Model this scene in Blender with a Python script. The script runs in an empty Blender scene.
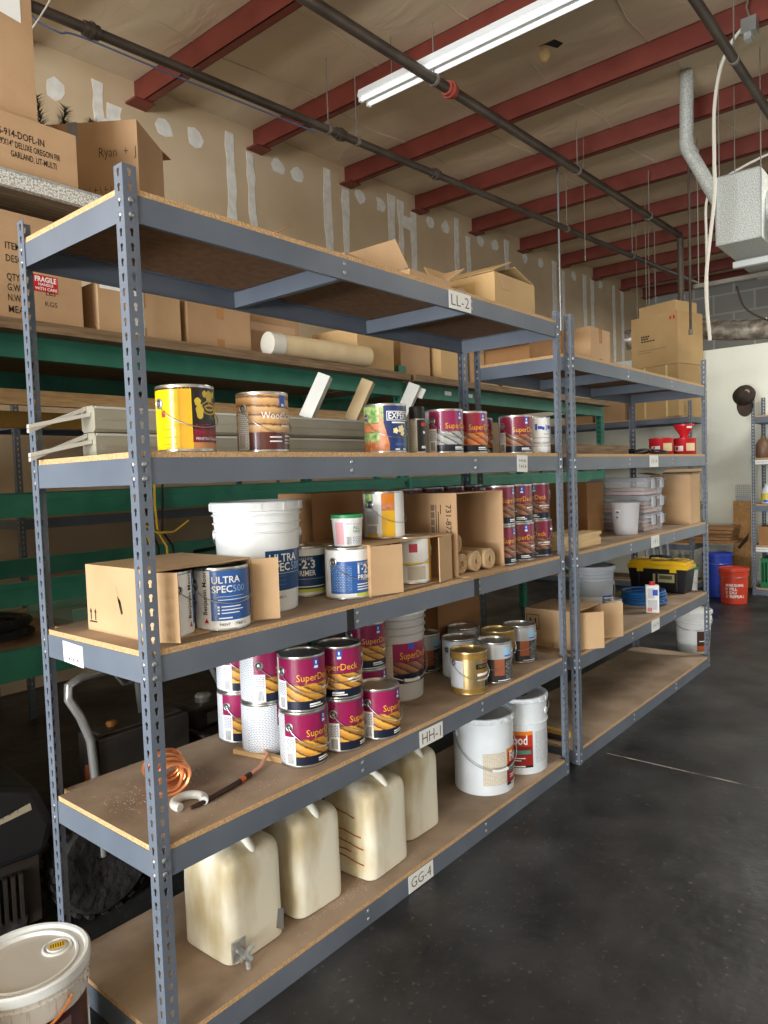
import bpy, bmesh, math, random
from mathutils import Vector, Matrix
from mathutils.geometry import tessellate_polygon
random.seed(7)
SC = bpy.context.scene
COL = SC.collection
PI = math.pi
CAM = Vector((-1.0265, -1.6949, 1.6154))

# ---------------------------------------------------------------- materials
def lin(c):
    f = lambda v: v / 12.92 if v <= .04045 else ((v + .055) / 1.055) ** 2.4
    return (f(c[0] / 255), f(c[1] / 255), f(c[2] / 255), 1)
MATS = {}
def mat(name, rgb, rough=.6, metal=0., rgb2=None, scale=8., detail=4., bump=0., bscale=None, stretch=None, coat=0.,
        lo=.35, hi=.65, spec=.5, trans=0., alpha=1., ior=1.45, emit=None, dist=.0):
    if name in MATS: return MATS[name]
    m = bpy.data.materials.new(name); m.use_nodes = True
    nt = m.node_tree; b = nt.nodes['Principled BSDF']
    b.inputs['Base Color'].default_value = lin(rgb); b.inputs['Roughness'].default_value = rough
    b.inputs['Metallic'].default_value = metal; b.inputs['Coat Weight'].default_value = coat
    b.inputs['Specular IOR Level'].default_value = spec; b.inputs['IOR'].default_value = ior
    b.inputs['Transmission Weight'].default_value = trans; b.inputs['Alpha'].default_value = alpha
    if emit:
        b.inputs['Emission Color'].default_value = lin(emit[:3]); b.inputs['Emission Strength'].default_value = emit[3]
    if rgb2 or bump:
        tc = nt.nodes.new('ShaderNodeTexCoord'); mp = nt.nodes.new('ShaderNodeMapping')
        nt.links.new(tc.outputs['Object'], mp.inputs[0])
        if stretch: mp.inputs['Scale'].default_value = stretch
        def noise(s):
            n = nt.nodes.new('ShaderNodeTexNoise'); n.inputs['Scale'].default_value = s
            n.inputs['Detail'].default_value = detail; n.inputs['Distortion'].default_value = dist
            nt.links.new(mp.outputs[0], n.inputs['Vector']); return n
        if rgb2:
            n = noise(scale); r = nt.nodes.new('ShaderNodeValToRGB')
            r.color_ramp.elements[0].color = lin(rgb); r.color_ramp.elements[0].position = lo
            r.color_ramp.elements[1].color = lin(rgb2); r.color_ramp.elements[1].position = hi
            nt.links.new(n.outputs['Fac'], r.inputs[0]); nt.links.new(r.outputs[0], b.inputs['Base Color'])
        if bump:
            n = noise(bscale or scale); bp = nt.nodes.new('ShaderNodeBump'); bp.inputs['Strength'].default_value = bump
            bp.inputs['Distance'].default_value = .02
            nt.links.new(n.outputs['Fac'], bp.inputs['Height']); nt.links.new(bp.outputs[0], b.inputs['Normal'])
    MATS[name] = m; return m
def uvmat(name, kind, c1, c2, c3=None, rough=.4, sc=(1, 1), p=None):
    """patterns in uv space: print = lines of fine print, boards = diagonal planks, bars = bar code"""
    if name in MATS: return MATS[name]
    m = bpy.data.materials.new(name); m.use_nodes = True
    nt = m.node_tree; b = nt.nodes['Principled BSDF']; b.inputs['Roughness'].default_value = rough
    uv = nt.nodes.new('ShaderNodeUVMap'); mp = nt.nodes.new('ShaderNodeMapping'); nt.links.new(uv.outputs[0], mp.inputs[0])
    if kind == 'print':
        t = nt.nodes.new('ShaderNodeTexBrick'); t.inputs['Color1'].default_value = lin(c1); t.inputs['Color2'].default_value = lin(c3 or c1)
        t.inputs['Mortar'].default_value = lin(c2); t.inputs['Scale'].default_value = 1
        t.inputs['Brick Width'].default_value = .011; t.inputs['Row Height'].default_value = .0062
        t.inputs['Mortar Size'].default_value = .0021; t.inputs['Mortar Smooth'].default_value = .3; t.offset = .37
        nt.links.new(mp.outputs[0], t.inputs[0]); nt.links.new(t.outputs[0], b.inputs['Base Color'])
    else:
        t = nt.nodes.new('ShaderNodeTexWave'); t.inputs['Scale'].default_value = 1
        if kind == 'bars':
            t.bands_direction = 'X'; t.inputs['Scale'].default_value = 70; t.inputs['Distortion'].default_value = 0
        else:
            t.bands_direction = 'Y'; t.inputs['Scale'].default_value = 11; t.inputs['Distortion'].default_value = 1.2
            t.inputs['Detail Scale'].default_value = 8; mp.inputs['Rotation'].default_value = (0, 0, .5 if p is None else p)
            t.wave_profile = 'SAW'
        nt.links.new(mp.outputs[0], t.inputs[0])
        r = nt.nodes.new('ShaderNodeValToRGB'); e = r.color_ramp.elements
        if kind == 'bars':
            e[0].color = lin(c1); e[0].position = .45; e[1].color = lin(c2); e[1].position = .5
        else:
            e[0].color = lin(c1); e[0].position = 0; e[1].color = lin(c2); e[1].position = .18
            x = e.new(.8); x.color = lin(c3)
            x = e.new(1.); x.color = lin(c1)
        nt.links.new(t.outputs['Fac'], r.inputs[0]); nt.links.new(r.outputs[0], b.inputs['Base Color'])
    MATS[name] = m; return m

STEEL = mat('painted_steel', (93, 101, 113), .42, 0, (106, 114, 126), 3, 3)
ZINC = mat('zinc', (170, 172, 172), .35, .8)
TIN = mat('tin', (190, 188, 182), .28, .9)
GOLDTIN = mat('gold_tin', (202, 176, 124), .28, .85)
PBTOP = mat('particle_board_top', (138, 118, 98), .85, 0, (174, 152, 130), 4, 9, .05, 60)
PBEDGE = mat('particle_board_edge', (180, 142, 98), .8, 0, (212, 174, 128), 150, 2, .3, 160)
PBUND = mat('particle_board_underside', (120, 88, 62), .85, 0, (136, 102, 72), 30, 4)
CARD = mat('cardboard', (168, 134, 98), .85, 0, (184, 150, 114), 2.5, 5, .04, 30)
CARDL = mat('cardboard_light', (182, 148, 110), .85, 0, (198, 165, 126), 2.5, 5, .04, 30)
CARDY = mat('cardboard_yellow', (184, 150, 102), .8, 0, (196, 163, 114), 2, 4)
CARDD = mat('cardboard_brown', (150, 108, 68), .85, 0, (166, 124, 80), 2.5, 5)
TAPE = mat('packing_tape', (176, 128, 78), .25)
INK = mat('black_ink', (46, 38, 32), .7)
WHITE = mat('white_plastic', (226, 228, 226), .38, 0, (216, 217, 214), 4, 4)
WHITEPAINT = mat('white_paint_metal', (220, 226, 230), .35, 0, (206, 211, 214), 6, 6)
PAPER = mat('white_paper', (232, 232, 228), .6)
BLACK = mat('black_plastic', (26, 26, 28), .4)
RUBBER = mat('rubber', (24, 23, 22), .8, 0, (38, 35, 33), 30, 3, .6, 24)
MAROON = mat('maroon_label', (142, 28, 78), .28, coat=.3)
YELTXT = mat('yellow_lettering', (236, 176, 52), .4)
NAVY = mat('navy_label', (24, 30, 48), .3)
BLUELOGO = mat('blue_badge', (44, 84, 184), .3)
WHITETXT = mat('white_lettering', (240, 240, 238), .45)
BLUE = mat('blue_label', (46, 92, 160), .3)
DARKBLUE = mat('dark_blue_label', (24, 66, 112), .3)
PRINT = uvmat('fine_print', 'print', (112, 114, 122), (214, 217, 222), (150, 152, 160))
PRINTD = uvmat('fine_print_cream', 'print', (140, 130, 116), (216, 208, 190), (176, 168, 150))
PRINTB = uvmat('fine_print_on_blue', 'print', (150, 186, 222), (46, 92, 160), (100, 140, 192))
PRINTK = uvmat('fine_print_on_black', 'print', (196, 196, 196), (28, 28, 30), (110, 110, 110))
PRINTC = uvmat('fine_print_on_card', 'print', (120, 88, 60), (190, 148, 102), (150, 112, 76))
BARS = uvmat('bar_code', 'bars', (30, 30, 34), (235, 235, 235))
DECKPIC = uvmat('deck_picture', 'boards', (44, 30, 20), (176, 118, 44), (222, 168, 72))
DECKPIC2 = uvmat('deck_picture_brown', 'boards', (44, 30, 24), (120, 72, 46), (170, 116, 84))
WOOD = mat('raw_wood', (184, 146, 98), .7, 0, (206, 170, 120), 6, 5, stretch=(2, 18, 18))
WOODG = mat('weathered_wood', (110, 88, 64), .85, 0, (140, 116, 88), 6, 6, .1, 20, stretch=(1, 12, 12))
GREEN = mat('green_steel', (30, 100, 80), .5, 0, (46, 116, 94), 7, 5)
GALV = mat('galvanised', (176, 178, 176), .38, .6, (206, 208, 206), 55, 2)
CHROME = mat('chrome', (168, 168, 166), .25, .6)
COPPER = mat('copper', (222, 146, 96), .3, .75)
RED = mat('red_plastic', (196, 30, 38), .35)
YELLOW = mat('yellow_plastic', (240, 192, 20), .4)
CLEARP = mat('clear_plastic', (226, 228, 236), .25, alpha=.22)
DARKST = mat('dark_iron', (44, 40, 37), .55, .4, (60, 52, 46), 10, 4)

# ---------------------------------------------------------------- mesh builder
class MB:
    def __init__(s): s.v = []; s.f = []; s.m = []; s.uv = []; s.mats = []
    def mi(s, m):
        if m not in s.mats: s.mats.append(m)
        return s.mats.index(m)
    def face(s, ids, m, uv=None):
        s.f.append(tuple(ids)); s.m.append(s.mi(m)); s.uv.append(uv)
    def box(s, a, b, m, M=None, mtop=None, mside=None):
        x0, y0, z0 = a; x1, y1, z1 = b; n = len(s.v)
        for p in ((x0, y0, z0), (x1, y0, z0), (x1, y1, z0), (x0, y1, z0), (x0, y0, z1), (x1, y0, z1), (x1, y1, z1), (x0, y1, z1)):
            s.v.append(M @ Vector(p) if M else Vector(p))
        dx, dy, dz = x1 - x0, y1 - y0, z1 - z0
        ms = mside or m
        for ids, mm, (w, h) in (((3, 2, 1, 0), m, (dx, dy)), ((4, 5, 6, 7), mtop or m, (dx, dy)), ((0, 1, 5, 4), ms, (dx, dz)),
                                ((2, 3, 7, 6), ms, (dx, dz)), ((1, 2, 6, 5), ms, (dy, dz)), ((3, 0, 4, 7), ms, (dy, dz))):
            s.face([n + i for i in ids], mm, [(0, 0), (w, 0), (w, h), (0, h)])
        return s
    def quad(s, pts, m, w=None, h=None):
        n = len(s.v); s.v += [Vector(p) for p in pts]
        w = w or (s.v[n + 1] - s.v[n]).length; h = h or (s.v[n + 3] - s.v[n]).length
        s.face(range(n, n + 4), m, [(0, 0), (w, 0), (w, h), (0, h)]); return s
    def poly(s, pts, m, d):
        """flat outline pts extruded by vector d"""
        n = len(s.v); k = len(pts); d = Vector(d)
        if d.length < 1e-9:
            s.v += [Vector(p) for p in pts]; s.face(range(n, n + k), m); return s
        s.v += [Vector(p) for p in pts] + [Vector(p) + d for p in pts]
        s.face([n + i for i in range(k)][::-1], m); s.face([n + k + i for i in range(k)], m)
        for i in range(k): s.face([n + i, n + (i + 1) % k, n + k + (i + 1) % k, n + k + i], m)
        return s
    def lathe(s, prof, seg, m, c=(0, 0, 0), mfun=None, M=None):
        n = len(s.v); k = len(prof)
        for j in range(seg):
            t = 2 * PI * j / seg
            for r, z in prof:
                p = Vector((c[0] + r * math.sin(t), c[1] - r * math.cos(t), c[2] + z)); s.v.append(M @ p if M else p)
        for j in range(seg):
            a = n + j * k; b = n + ((j + 1) % seg) * k
            for i in range(k - 1):
                s.face((a + i, b + i, b + i + 1, a + i + 1), mfun(i) if mfun else m)
        if prof[0][0] > 1e-6: s.face([n + j * k for j in range(seg)][::-1], mfun(0) if mfun else m)
        if prof[-1][0] > 1e-6: s.face([n + j * k + k - 1 for j in range(seg)], mfun(k - 2) if mfun else m)
        return s
    def tube(s, pts, r, m, seg=8, close=False):
        pts = [Vector(p) for p in pts]; n = len(s.v); k = len(pts); up = None
        for i, p in enumerate(pts):
            if close: d = (pts[(i + 1) % k] - pts[i - 1]).normalized()
            else: d = (pts[min(i + 1, k - 1)] - pts[max(i - 1, 0)]).normalized()
            if up is None: up = d.orthogonal().normalized()
            up = (up - d * up.dot(d)).normalized(); q = d.cross(up)
            rr = r[i] if isinstance(r, (list, tuple)) else r
            for j in range(seg):
                t = 2 * PI * j / seg; s.v.append(p + up * (rr * math.cos(t)) + q * (rr * math.sin(t)))
        for i in range(k if close else k - 1):
            a = n + i * seg; b = n + ((i + 1) % k) * seg
            for j in range(seg): s.face((a + j, a + (j + 1) % seg, b + (j + 1) % seg, b + j), m)
        if not close:
            s.face([n + j for j in range(seg)][::-1], m); s.face([n + (k - 1) * seg + j for j in range(seg)], m)
        return s
    def wrap(s, r, a0, a1, z0, z1, m, rt=None, z0b=None, z1b=None):
        """patch on a cylinder, angles in degrees from local -Y, rightwards; z0b/z1b let the edges slant"""
        k = max(1, int(abs(a1 - a0) / 6)); n = len(s.v); rt = rt or r
        for i in range(k + 1):
            f = i / k; t = math.radians(a0 + (a1 - a0) * f)
            zl = z0 + ((z0b if z0b is not None else z0) - z0) * f; zh = z1 + ((z1b if z1b is not None else z1) - z1) * f
            s.v.append(Vector((r * math.sin(t), -r * math.cos(t), zl))); s.v.append(Vector((rt * math.sin(t), -rt * math.cos(t), zh)))
        for i in range(k):
            u0 = r * math.radians(a0 + (a1 - a0) * i / k); u1 = r * math.radians(a0 + (a1 - a0) * (i + 1) / k)
            s.face((n + 2 * i, n + 2 * i + 2, n + 2 * i + 3, n + 2 * i + 1), m, [(u0, z0), (u1, z0), (u1, z1), (u0, z1)])
        return s
    def text(s, txt, h, m, fn, align='C', vert=False, bold=0., sx=1., fit=None):
        """lettering; fn maps (x right, y up) in metres to a point"""
        me = text_mesh(txt, bold); xs = [v.co.x for v in me.vertices]; w = (max(xs) - min(xs)) or 1; x0 = min(xs)
        sc = h / .69; n = len(s.v)
        if fit: sx = fit / (w * sc)
        off = {'C': -w / 2 - x0, 'L': -x0, 'R': -w - x0}[align]
        for v in me.vertices:
            x, y = (v.co.x + off) * sc * sx, v.co.y * sc
            if vert: x, y = -y, x
            s.v.append(Vector(fn(x, y)))
        for p in me.polygons: s.face([n + i for i in p.vertices], m)
        return s
    def build(s, name, parent=None, loc=(0, 0, 0), rz=0, rot=None, smooth=True):
        me = bpy.data.meshes.new(name); me.from_pydata([tuple(v) for v in s.v], [], s.f)
        for m in s.mats: me.materials.append(m)
        me.polygons.foreach_set('material_index', s.m)
        if any(s.uv):
            ul = me.uv_layers.new(name='UVMap')
            for p, u in zip(me.polygons, s.uv):
                if u:
                    for li, c in zip(p.loop_indices, u): ul.data[li].uv = c
        if smooth:
            me.polygons.foreach_set('use_smooth', [True] * len(me.polygons)); me.set_sharp_from_angle(angle=math.radians(38))
        o = bpy.data.objects.new(name, me); COL.objects.link(o)
        o.location = loc; o.rotation_euler = rot or (0, 0, rz)
        if parent: o.parent = parent
        return o
_TX = {}
def text_mesh(t, bold=0.):
    if (t, bold) not in _TX:
        c = bpy.data.curves.new('t', 'FONT'); c.body = t; c.resolution_u = 2; c.offset = bold
        o = bpy.data.objects.new('t', c); COL.objects.link(o); bpy.context.view_layer.update()
        me = bpy.data.meshes.new_from_object(o.evaluated_get(bpy.context.evaluated_depsgraph_get()))
        bpy.data.objects.remove(o); bpy.data.curves.remove(c); _TX[t, bold] = me
    return _TX[t, bold]
def cyl(r, tc, zc):
    t0 = math.radians(tc); return lambda x, y: (r * math.sin(t0 + x / r), -r * math.cos(t0 + x / r), zc + y)
def plane(o, ex, ey):
    o, ex, ey = Vector(o), Vector(ex), Vector(ey); return lambda x, y: o + ex * x + ey * y

# ---------------------------------------------------------------- things
def tag(o, label, cat, group=None, kind=None):
    o['label'] = label; o['category'] = cat
    if group: o['group'] = group
    if kind: o['kind'] = kind
    return o
def thing(name, label, cat, loc=(0, 0, 0), rz=0, group=None):
    o = bpy.data.objects.new(name, None); COL.objects.link(o); o.location = loc; o.rotation_euler = (0, 0, rz)
    o.empty_display_size = .05
    return tag(o, label, cat, group)
def clone(src, label, loc, rz=0, group=None):
    r = src.copy(); COL.objects.link(r); r.location = loc; r.rotation_euler = (0, 0, rz); r['label'] = label
    if group: r['group'] = group
    for ch in list(src.children):
        c = ch.copy(); COL.objects.link(c); c.parent = r
        for g in list(ch.children):
            d = g.copy(); COL.objects.link(d); d.parent = c
    return r
def struct(o): o['kind'] = 'structure'; return o
def face_cam(x, y, c=0):
    """turn so that the front points c degrees to the right of the direction to the viewpoint"""
    return math.atan2(CAM.x - x, -(CAM.y - y)) + math.radians(c)

# ================================================================ SETTING
def floor_mat():
    m = mat('dark_concrete', (22, 22, 23), .38, 0, (62, 62, 63), 2.6, 14, .2, 14, lo=.34, hi=.74)
    nt = m.node_tree; b = nt.nodes['Principled BSDF']
    n = nt.nodes.new('ShaderNodeTexNoise'); n.inputs['Scale'].default_value = 2.2; n.inputs['Detail'].default_value = 8
    r = nt.nodes.new('ShaderNodeMapRange'); r.inputs[1].default_value = .3; r.inputs[2].default_value = .7
    r.inputs[3].default_value = .28; r.inputs[4].default_value = .55
    tc = nt.nodes.new('ShaderNodeTexCoord'); nt.links.new(tc.outputs['Object'], n.inputs[0])
    nt.links.new(n.outputs[0], r.inputs[0]); nt.links.new(r.outputs[0], b.inputs['Roughness'])
    # pale scuffs and flecks
    v = nt.nodes.new('ShaderNodeTexNoise'); v.inputs['Scale'].default_value = 38; v.inputs['Detail'].default_value = 3
    nt.links.new(tc.outputs['Object'], v.inputs[0])
    q = nt.nodes.new('ShaderNodeMapRange'); q.inputs[1].default_value = .63; q.inputs[2].default_value = .76; q.inputs[3].default_value = 0; q.inputs[4].default_value = .5
    nt.links.new(v.outputs[0], q.inputs[0])
    mx = nt.nodes.new('ShaderNodeMix'); mx.data_type = 'RGBA'; src = b.inputs['Base Color'].links[0].from_socket
    nt.links.new(q.outputs[0], mx.inputs[0]); nt.links.new(src, mx.inputs[6]); mx.inputs[7].default_value = lin((128, 122, 114))
    nt.links.new(mx.outputs[2], b.inputs['Base Color'])
    return m
struct(MB().box((-10, -8, -.1), (16, 4.4, 0), floor_mat()).build('floor'))
jl = MB().box((2.822, -8, 0), (2.831, -.05, .0015), mat('joint_filler', (150, 142, 130), .8, 0, (60, 56, 52), 9, 4))
struct(jl.build('trim_1'))
def zb(x): return 5.02 + .028 * (x - 2.7)      # underside of the purlins
INS = mat('vinyl_insulation', (200, 182, 154), .5, 0, (214, 197, 170), 1.2, 4, .9, 3.2, stretch=(1, .45, 1), dist=.8)
ce = MB(); ce.poly([(-10, 4.4, zb(-10) + .21), (16, 4.4, zb(16) + .21), (16, 4.4, zb(16) + .32), (-10, 4.4, zb(-10) + .32)], INS, (0, -12.4, 0))
struct(ce.build('ceiling', smooth=False))
DRY = mat('drywall', (198, 174, 140), .85, 0, (210, 188, 156), 1.5, 6)
MUD = mat('joint_compound', (240, 238, 230), .8, 0, (224, 220, 210), 14, 5)
wb = struct(MB().box((-10, 4.2, 0), (15.5, 4.4, 5.75), DRY).build('wall_back'))
md = MB()
MY = [4.198]
def mudstrip(x, z0, z1, w):
    pts = []; n = 9; MY[0] -= .0004
    for i in range(n): pts.append((x - w / 2 + random.uniform(-.02, .015), MY[0], z0 + (z1 - z0) * i / (n - 1)))
    for i in range(n)[::-1]: pts.append((x + w / 2 + random.uniform(-.015, .02), MY[0], z0 + (z1 - z0) * i / (n - 1)))
    md.poly(pts, MUD, (0, .004, 0))
for x, w, z0, z1 in ((2.36, .09, 4.2, 5.1), (2.50, .12, 4.35, 4.95), (2.62, .08, 4.3, 4.8), (3.76, .10, 4.0, 5.14), (4.03, .09, 4.05, 5.02),
                     (5.17, .13, 3.9, 5.2), (5.47, .11, 3.9, 5.05), (6.35, .13, 3.8, 5.22), (6.54, .10, 3.8, 5.2), (6.8, .11, 3.8, 5.12),
                     (7.83, .13, 3.8, 5.3), (8.13, .10, 3.8, 5.1), (9.25, .14, 3.8, 5.3), (10.9, .14, 3.7, 5.3), (11.25, .10, 3.7, 5.2),
                     (12.15, .14, 3.7, 5.3), (12.5, .12, 3.7, 5.3), (13.55, .14, 3.7, 5.35), (14.0, .14, 3.7, 5.3), (1.0, .1, 4, 5.1)):
    mudstrip(x, z0, z1, w)
mudstrip(2.47, 4.66, 4.80, .3); mudstrip(3.9, 4.03, 4.12, .3); mudstrip(6.66, 4.86, 5.02, .3)
for x, z in ((1.97, 4.88), (3.01, 4.93), (3.34, 4.95), (4.41, 5.0), (4.70, 5.0), (5.74, 5.04), (6.14, 5.04), (7.21, 5.08), (7.57, 5.1),
             (8.47, 5.12), (8.9, 5.14), (9.85, 5.15), (10.4, 5.18), (11.7, 5.2), (12.9, 5.25)):
    pts = [(x + random.uniform(.07, .12) * math.cos(a), 4.198, z + random.uniform(.07, .11) * math.sin(a)) for a in [i * PI / 4 for i in range(8)]]
    md.poly(pts[::-1], MUD, (0, .004, 0))
mo = md.build('trim_2', smooth=False); struct(mo)
BLK = mat('block_wall', (150, 148, 142), .85)
def blockmat():
    nt = BLK.node_tree; b = nt.nodes['Principled BSDF']; t = nt.nodes.new('ShaderNodeTexBrick'); tc = nt.nodes.new('ShaderNodeTexCoord')
    mp = nt.nodes.new('ShaderNodeMapping'); mp.inputs['Rotation'].default_value = (PI / 2, 0, PI / 2); nt.links.new(tc.outputs['Object'], mp.inputs[0])
    mp.vector_type = 'TEXTURE'
    nt.links.new(mp.outputs[0], t.inputs[0]); t.inputs['Scale'].default_value = 1; t.inputs['Brick Width'].default_value = .8; t.inputs['Row Height'].default_value = .4
    t.inputs['Mortar Size'].default_value = .02; t.inputs['Color1'].default_value = lin((140, 139, 134)); t.inputs['Color2'].default_value = lin((150, 149, 144)); t.inputs['Mortar'].default_value = lin((176, 174, 168))
    nt.links.new(t.outputs[0], b.inputs['Base Color'])
blockmat()
struct(MB().box((15.5, -8, 0), (15.7, 4.4, 5.75), BLK).build('wall_far'))
WW = mat('white_wall', (236, 238, 224), .6, 0, (230, 232, 218), 2, 4)
wp = struct(MB().box((9.15, -8, 0), (9.27, 4.2, 3.13), WW).build('wall_partition'))
# walls behind the viewpoint with the open roll-up doors that let the daylight in
WL = mat('plain_wall', (190, 182, 168), .8)
w = MB(); w.box((-9.2, -8, 0), (-9, -5.6, 5.6), WL); w.box((-9.2, .8, 0), (-9, 4.4, 5.6), WL); w.box((-9.2, -5.6, 4.3), (-9, .8, 5.6), WL); w.box((-1.02, .70, 0), (-.94, 4.19, 2.25), WL)  # last box: unseen stub added to keep door light off rack and machines
struct(w.build('wall_left_with_blocker'))
w = MB(); w.box((-10, -7.2, 0), (3.2, -7, 5.6), WL); w.box((7.6, -7.2, 0), (15.7, -7, 5.6), WL); w.box((3.2, -7.2, 3.6), (7.6, -7, 5.6), WL)
struct(w.build('wall_front'))

# purlins
PUR = mat('red_oxide_steel', (98, 40, 30), .55, 0, (116, 52, 40), 3, 4)
ordn = ['first', 'second', 'third', 'fourth', 'fifth', 'sixth', 'seventh', 'eighth', 'ninth', 'tenth', 'eleventh', 'twelfth']
for i, x in enumerate((1.30, 2.71, 4.08, 5.48, 6.86, 8.25, 9.69, 11.14, 12.55, 13.95, 15.2)):
    z = zb(x); b = MB(); L = 11.3
    b.box((-.004, -L, 0), (.004, 0, .205), PUR); b.box((-.004, -L, 0), (.075, 0, .006), PUR); b.box((-.004, -L, .2), (.075, 0, .206), PUR); b.box((.069, -L, 0), (.075, 0, .03), PUR)
    b.box((-.1, -.16, -.02), (.1, -.0, -.002), PUR)
    tag(b.build('roof_purlin', loc=(x, 4.199, z), smooth=False), f'red steel roof beam running out from the drywall, {ordn[i]} from the left', 'beam', 'red roof beams under the insulation')
# ================================================================ STEEL SHELVING
FLW, FT, HP = .040, .002, .0381
def make_post_mesh():
    b = MB(); nrow = 64
    hole = []
    for i in range(9):
        a = math.radians(-50 + i * 280 / 8); hole.append((.020 + .0062 * math.cos(a), .023 + .0062 * math.sin(a)))
    hole += [(.0163, .008), (.0237, .008)]
    outer = [(0, 0), (FLW, 0), (FLW, HP), (0, HP)]
    tris = tessellate_polygon([[Vector((x, y, 0)) for x, y in outer], [Vector((x, y, 0)) for x, y in hole]])
    flat = outer + hole; no, nh = 4, len(hole)
    for fl in (0, 1):
        for k in range(nrow):
            n = len(b.v)
            for d in (0, FT):
                for x, y in flat:
                    p = (x, d, y + k * HP) if fl == 0 else (d, x, y + k * HP); b.v.append(Vector(p))
            N = len(flat)
            for t in tris:
                b.face([n + i for i in t], STEEL); b.face([n + N + i for i in t][::-1], STEEL)
            for i in range(nh):
                j = (i + 1) % nh; b.face([n + 4 + i, n + 4 + j, n + N + 4 + j, n + N + 4 + i], STEEL)
            b.face([n + 1, n + 2, n + N + 2, n + N + 1], STEEL)
            if k == nrow - 1: b.face([n + 3, n + 2, n + N + 2, n + N + 3], STEEL)
    return b
POSTO = make_post_mesh().build('post', smooth=False)
bpy.context.view_layer.update()
_m = bmesh.new(); _m.from_mesh(POSTO.data); bmesh.ops.remove_doubles(_m, verts=_m.verts, dist=1e-5); bmesh.ops.recalc_face_normals(_m, faces=_m.faces); _m.to_mesh(POSTO.data); _m.free()
POSTME = POSTO.data; bpy.data.objects.remove(POSTO)
def rivet(b, p, ax):
    M = Matrix.Translation(p) @ {'y': Matrix.Rotation(PI / 2, 4, 'X'), 'x': Matrix.Rotation(-PI / 2, 4, 'Y')}[ax]
    b.lathe([(.0075, 0), (.0070, .0016), (.004, .0032), (0, .0036)], 10, ZINC, M=M)
def shelving(name, label, X0, W, D, levels, ties, hb=.0717, far=False):
    t = thing(name, label, 'shelving unit', (X0, 0, 0))
    for (x, y, a) in ((0, 0, 0), (W, 0, PI / 2), (W, D, PI), (0, D, 3 * PI / 2)):
        o = bpy.data.objects.new('post', POSTME); COL.objects.link(o); o.parent = t; o.location = (x, y, 0); o.rotation_euler = (0, 0, a)
    g = .0035
    for li, z in enumerate(levels):
        for side in ('front', 'back', 'left', 'right'):
            b = MB()
            if side in ('front', 'back'):
                L0, L1 = g, W - g
                prof = lambda y, s: (b.box((L0, y, z - hb), (L1, y + s * .0022, z), STEEL) if s > 0 else b.box((L0, y + s * .0022, z - hb), (L1, y, z), STEEL))
                if side == 'front':
                    prof(g, 1); b.box((L0, g + .0022, z - .002), (L1, g + .03, z), STEEL); b.box((L0, g + .0022, z - hb), (L1, g + .014, z - hb + .002), STEEL)
                    for x in (.020, W - .020):
                        for dz in (.018, .018 + HP): rivet(b, (x, -.0001, z - dz), 'y')
                    for x in ties:
                        for dz in (.018, .018 + .03): rivet(b, (x, g, z - dz), 'y')
                else:
                    prof(D - g, -1); b.box((L0, D - g - .03, z - .002), (L1, D - g - .0022, z), STEEL); b.box((L0, D - g - .014, z - hb), (L1, D - g - .0022, z - hb + .002), STEEL)
            else:
                x = g if side == 'left' else W - g; s = 1 if side == 'left' else -1
                e = .0075
                b.box((min(x, x + s * .0022), e, z - hb), (max(x, x + s * .0022), D - e, z), STEEL)
                b.box((min(x + s * .0022, x + s * .02), .036, z - .002), (max(x + s * .0022, x + s * .02), D - .036, z), STEEL)
                if side == 'left':
                    for y in (.020, D - .020):
                        for dz in (.018, .018 + HP): rivet(b, (-.0001, y, z - dz), 'x')
            b.build('beam', t, smooth=False)
        for x in ties:
            b = MB(); b.box((x, g + .003, z - .062), (x + .002, D - g - .003, z - .003), STEEL); b.box((x, g + .032, z - .0045), (x + .035, D - g - .032, z - .0025), STEEL); b.box((x, g + .003, z - .064), (x + .025, D - g - .003, z - .062), STEEL)
            b.build('centre_support', t, smooth=False)
        e = .0055; c = .042
        bd = MB(); pts = [(c, e), (W - c, e), (W - c, c), (W - e, c), (W - e, D - c), (W - c, D - c), (W - c, D - e), (c, D - e), (c, D - c), (e, D - c), (e, c), (c, c)]
        n = len(bd.v); k = len(pts); bd.v += [Vector((x, y, z + .0003)) for x, y in pts] + [Vector((x, y, z + .016)) for x, y in pts]
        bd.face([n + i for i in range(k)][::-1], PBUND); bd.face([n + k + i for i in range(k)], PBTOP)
        for i in range(k): bd.face([n + i, n + (i + 1) % k, n + k + (i + 1) % k, n + k + i], PBEDGE)
        bd.build('shelf_board', t, smooth=False)
    return t
U1L = (.0725, .618, 1.154, 1.686, 2.367); U2L = (.0735, .593, 1.15, 1.683, 2.221)
U1 = shelving('shelving_unit', 'long grey steel shelving unit in front, loaded with paint cans and jugs', 0, 2.4515, .609, U1L, (.83, 1.625))
U2 = shelving('shelving_unit', 'grey steel shelving unit beyond, lower top and bare bottom shelf', 2.5807, 2.406, .609, U2L, (.80, 1.6))
S1, S2, S3, S4, S5 = [z + .0163 for z in U1L]; V1, V2, V3, V4, V5 = [z + .0163 for z in U2L]
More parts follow.
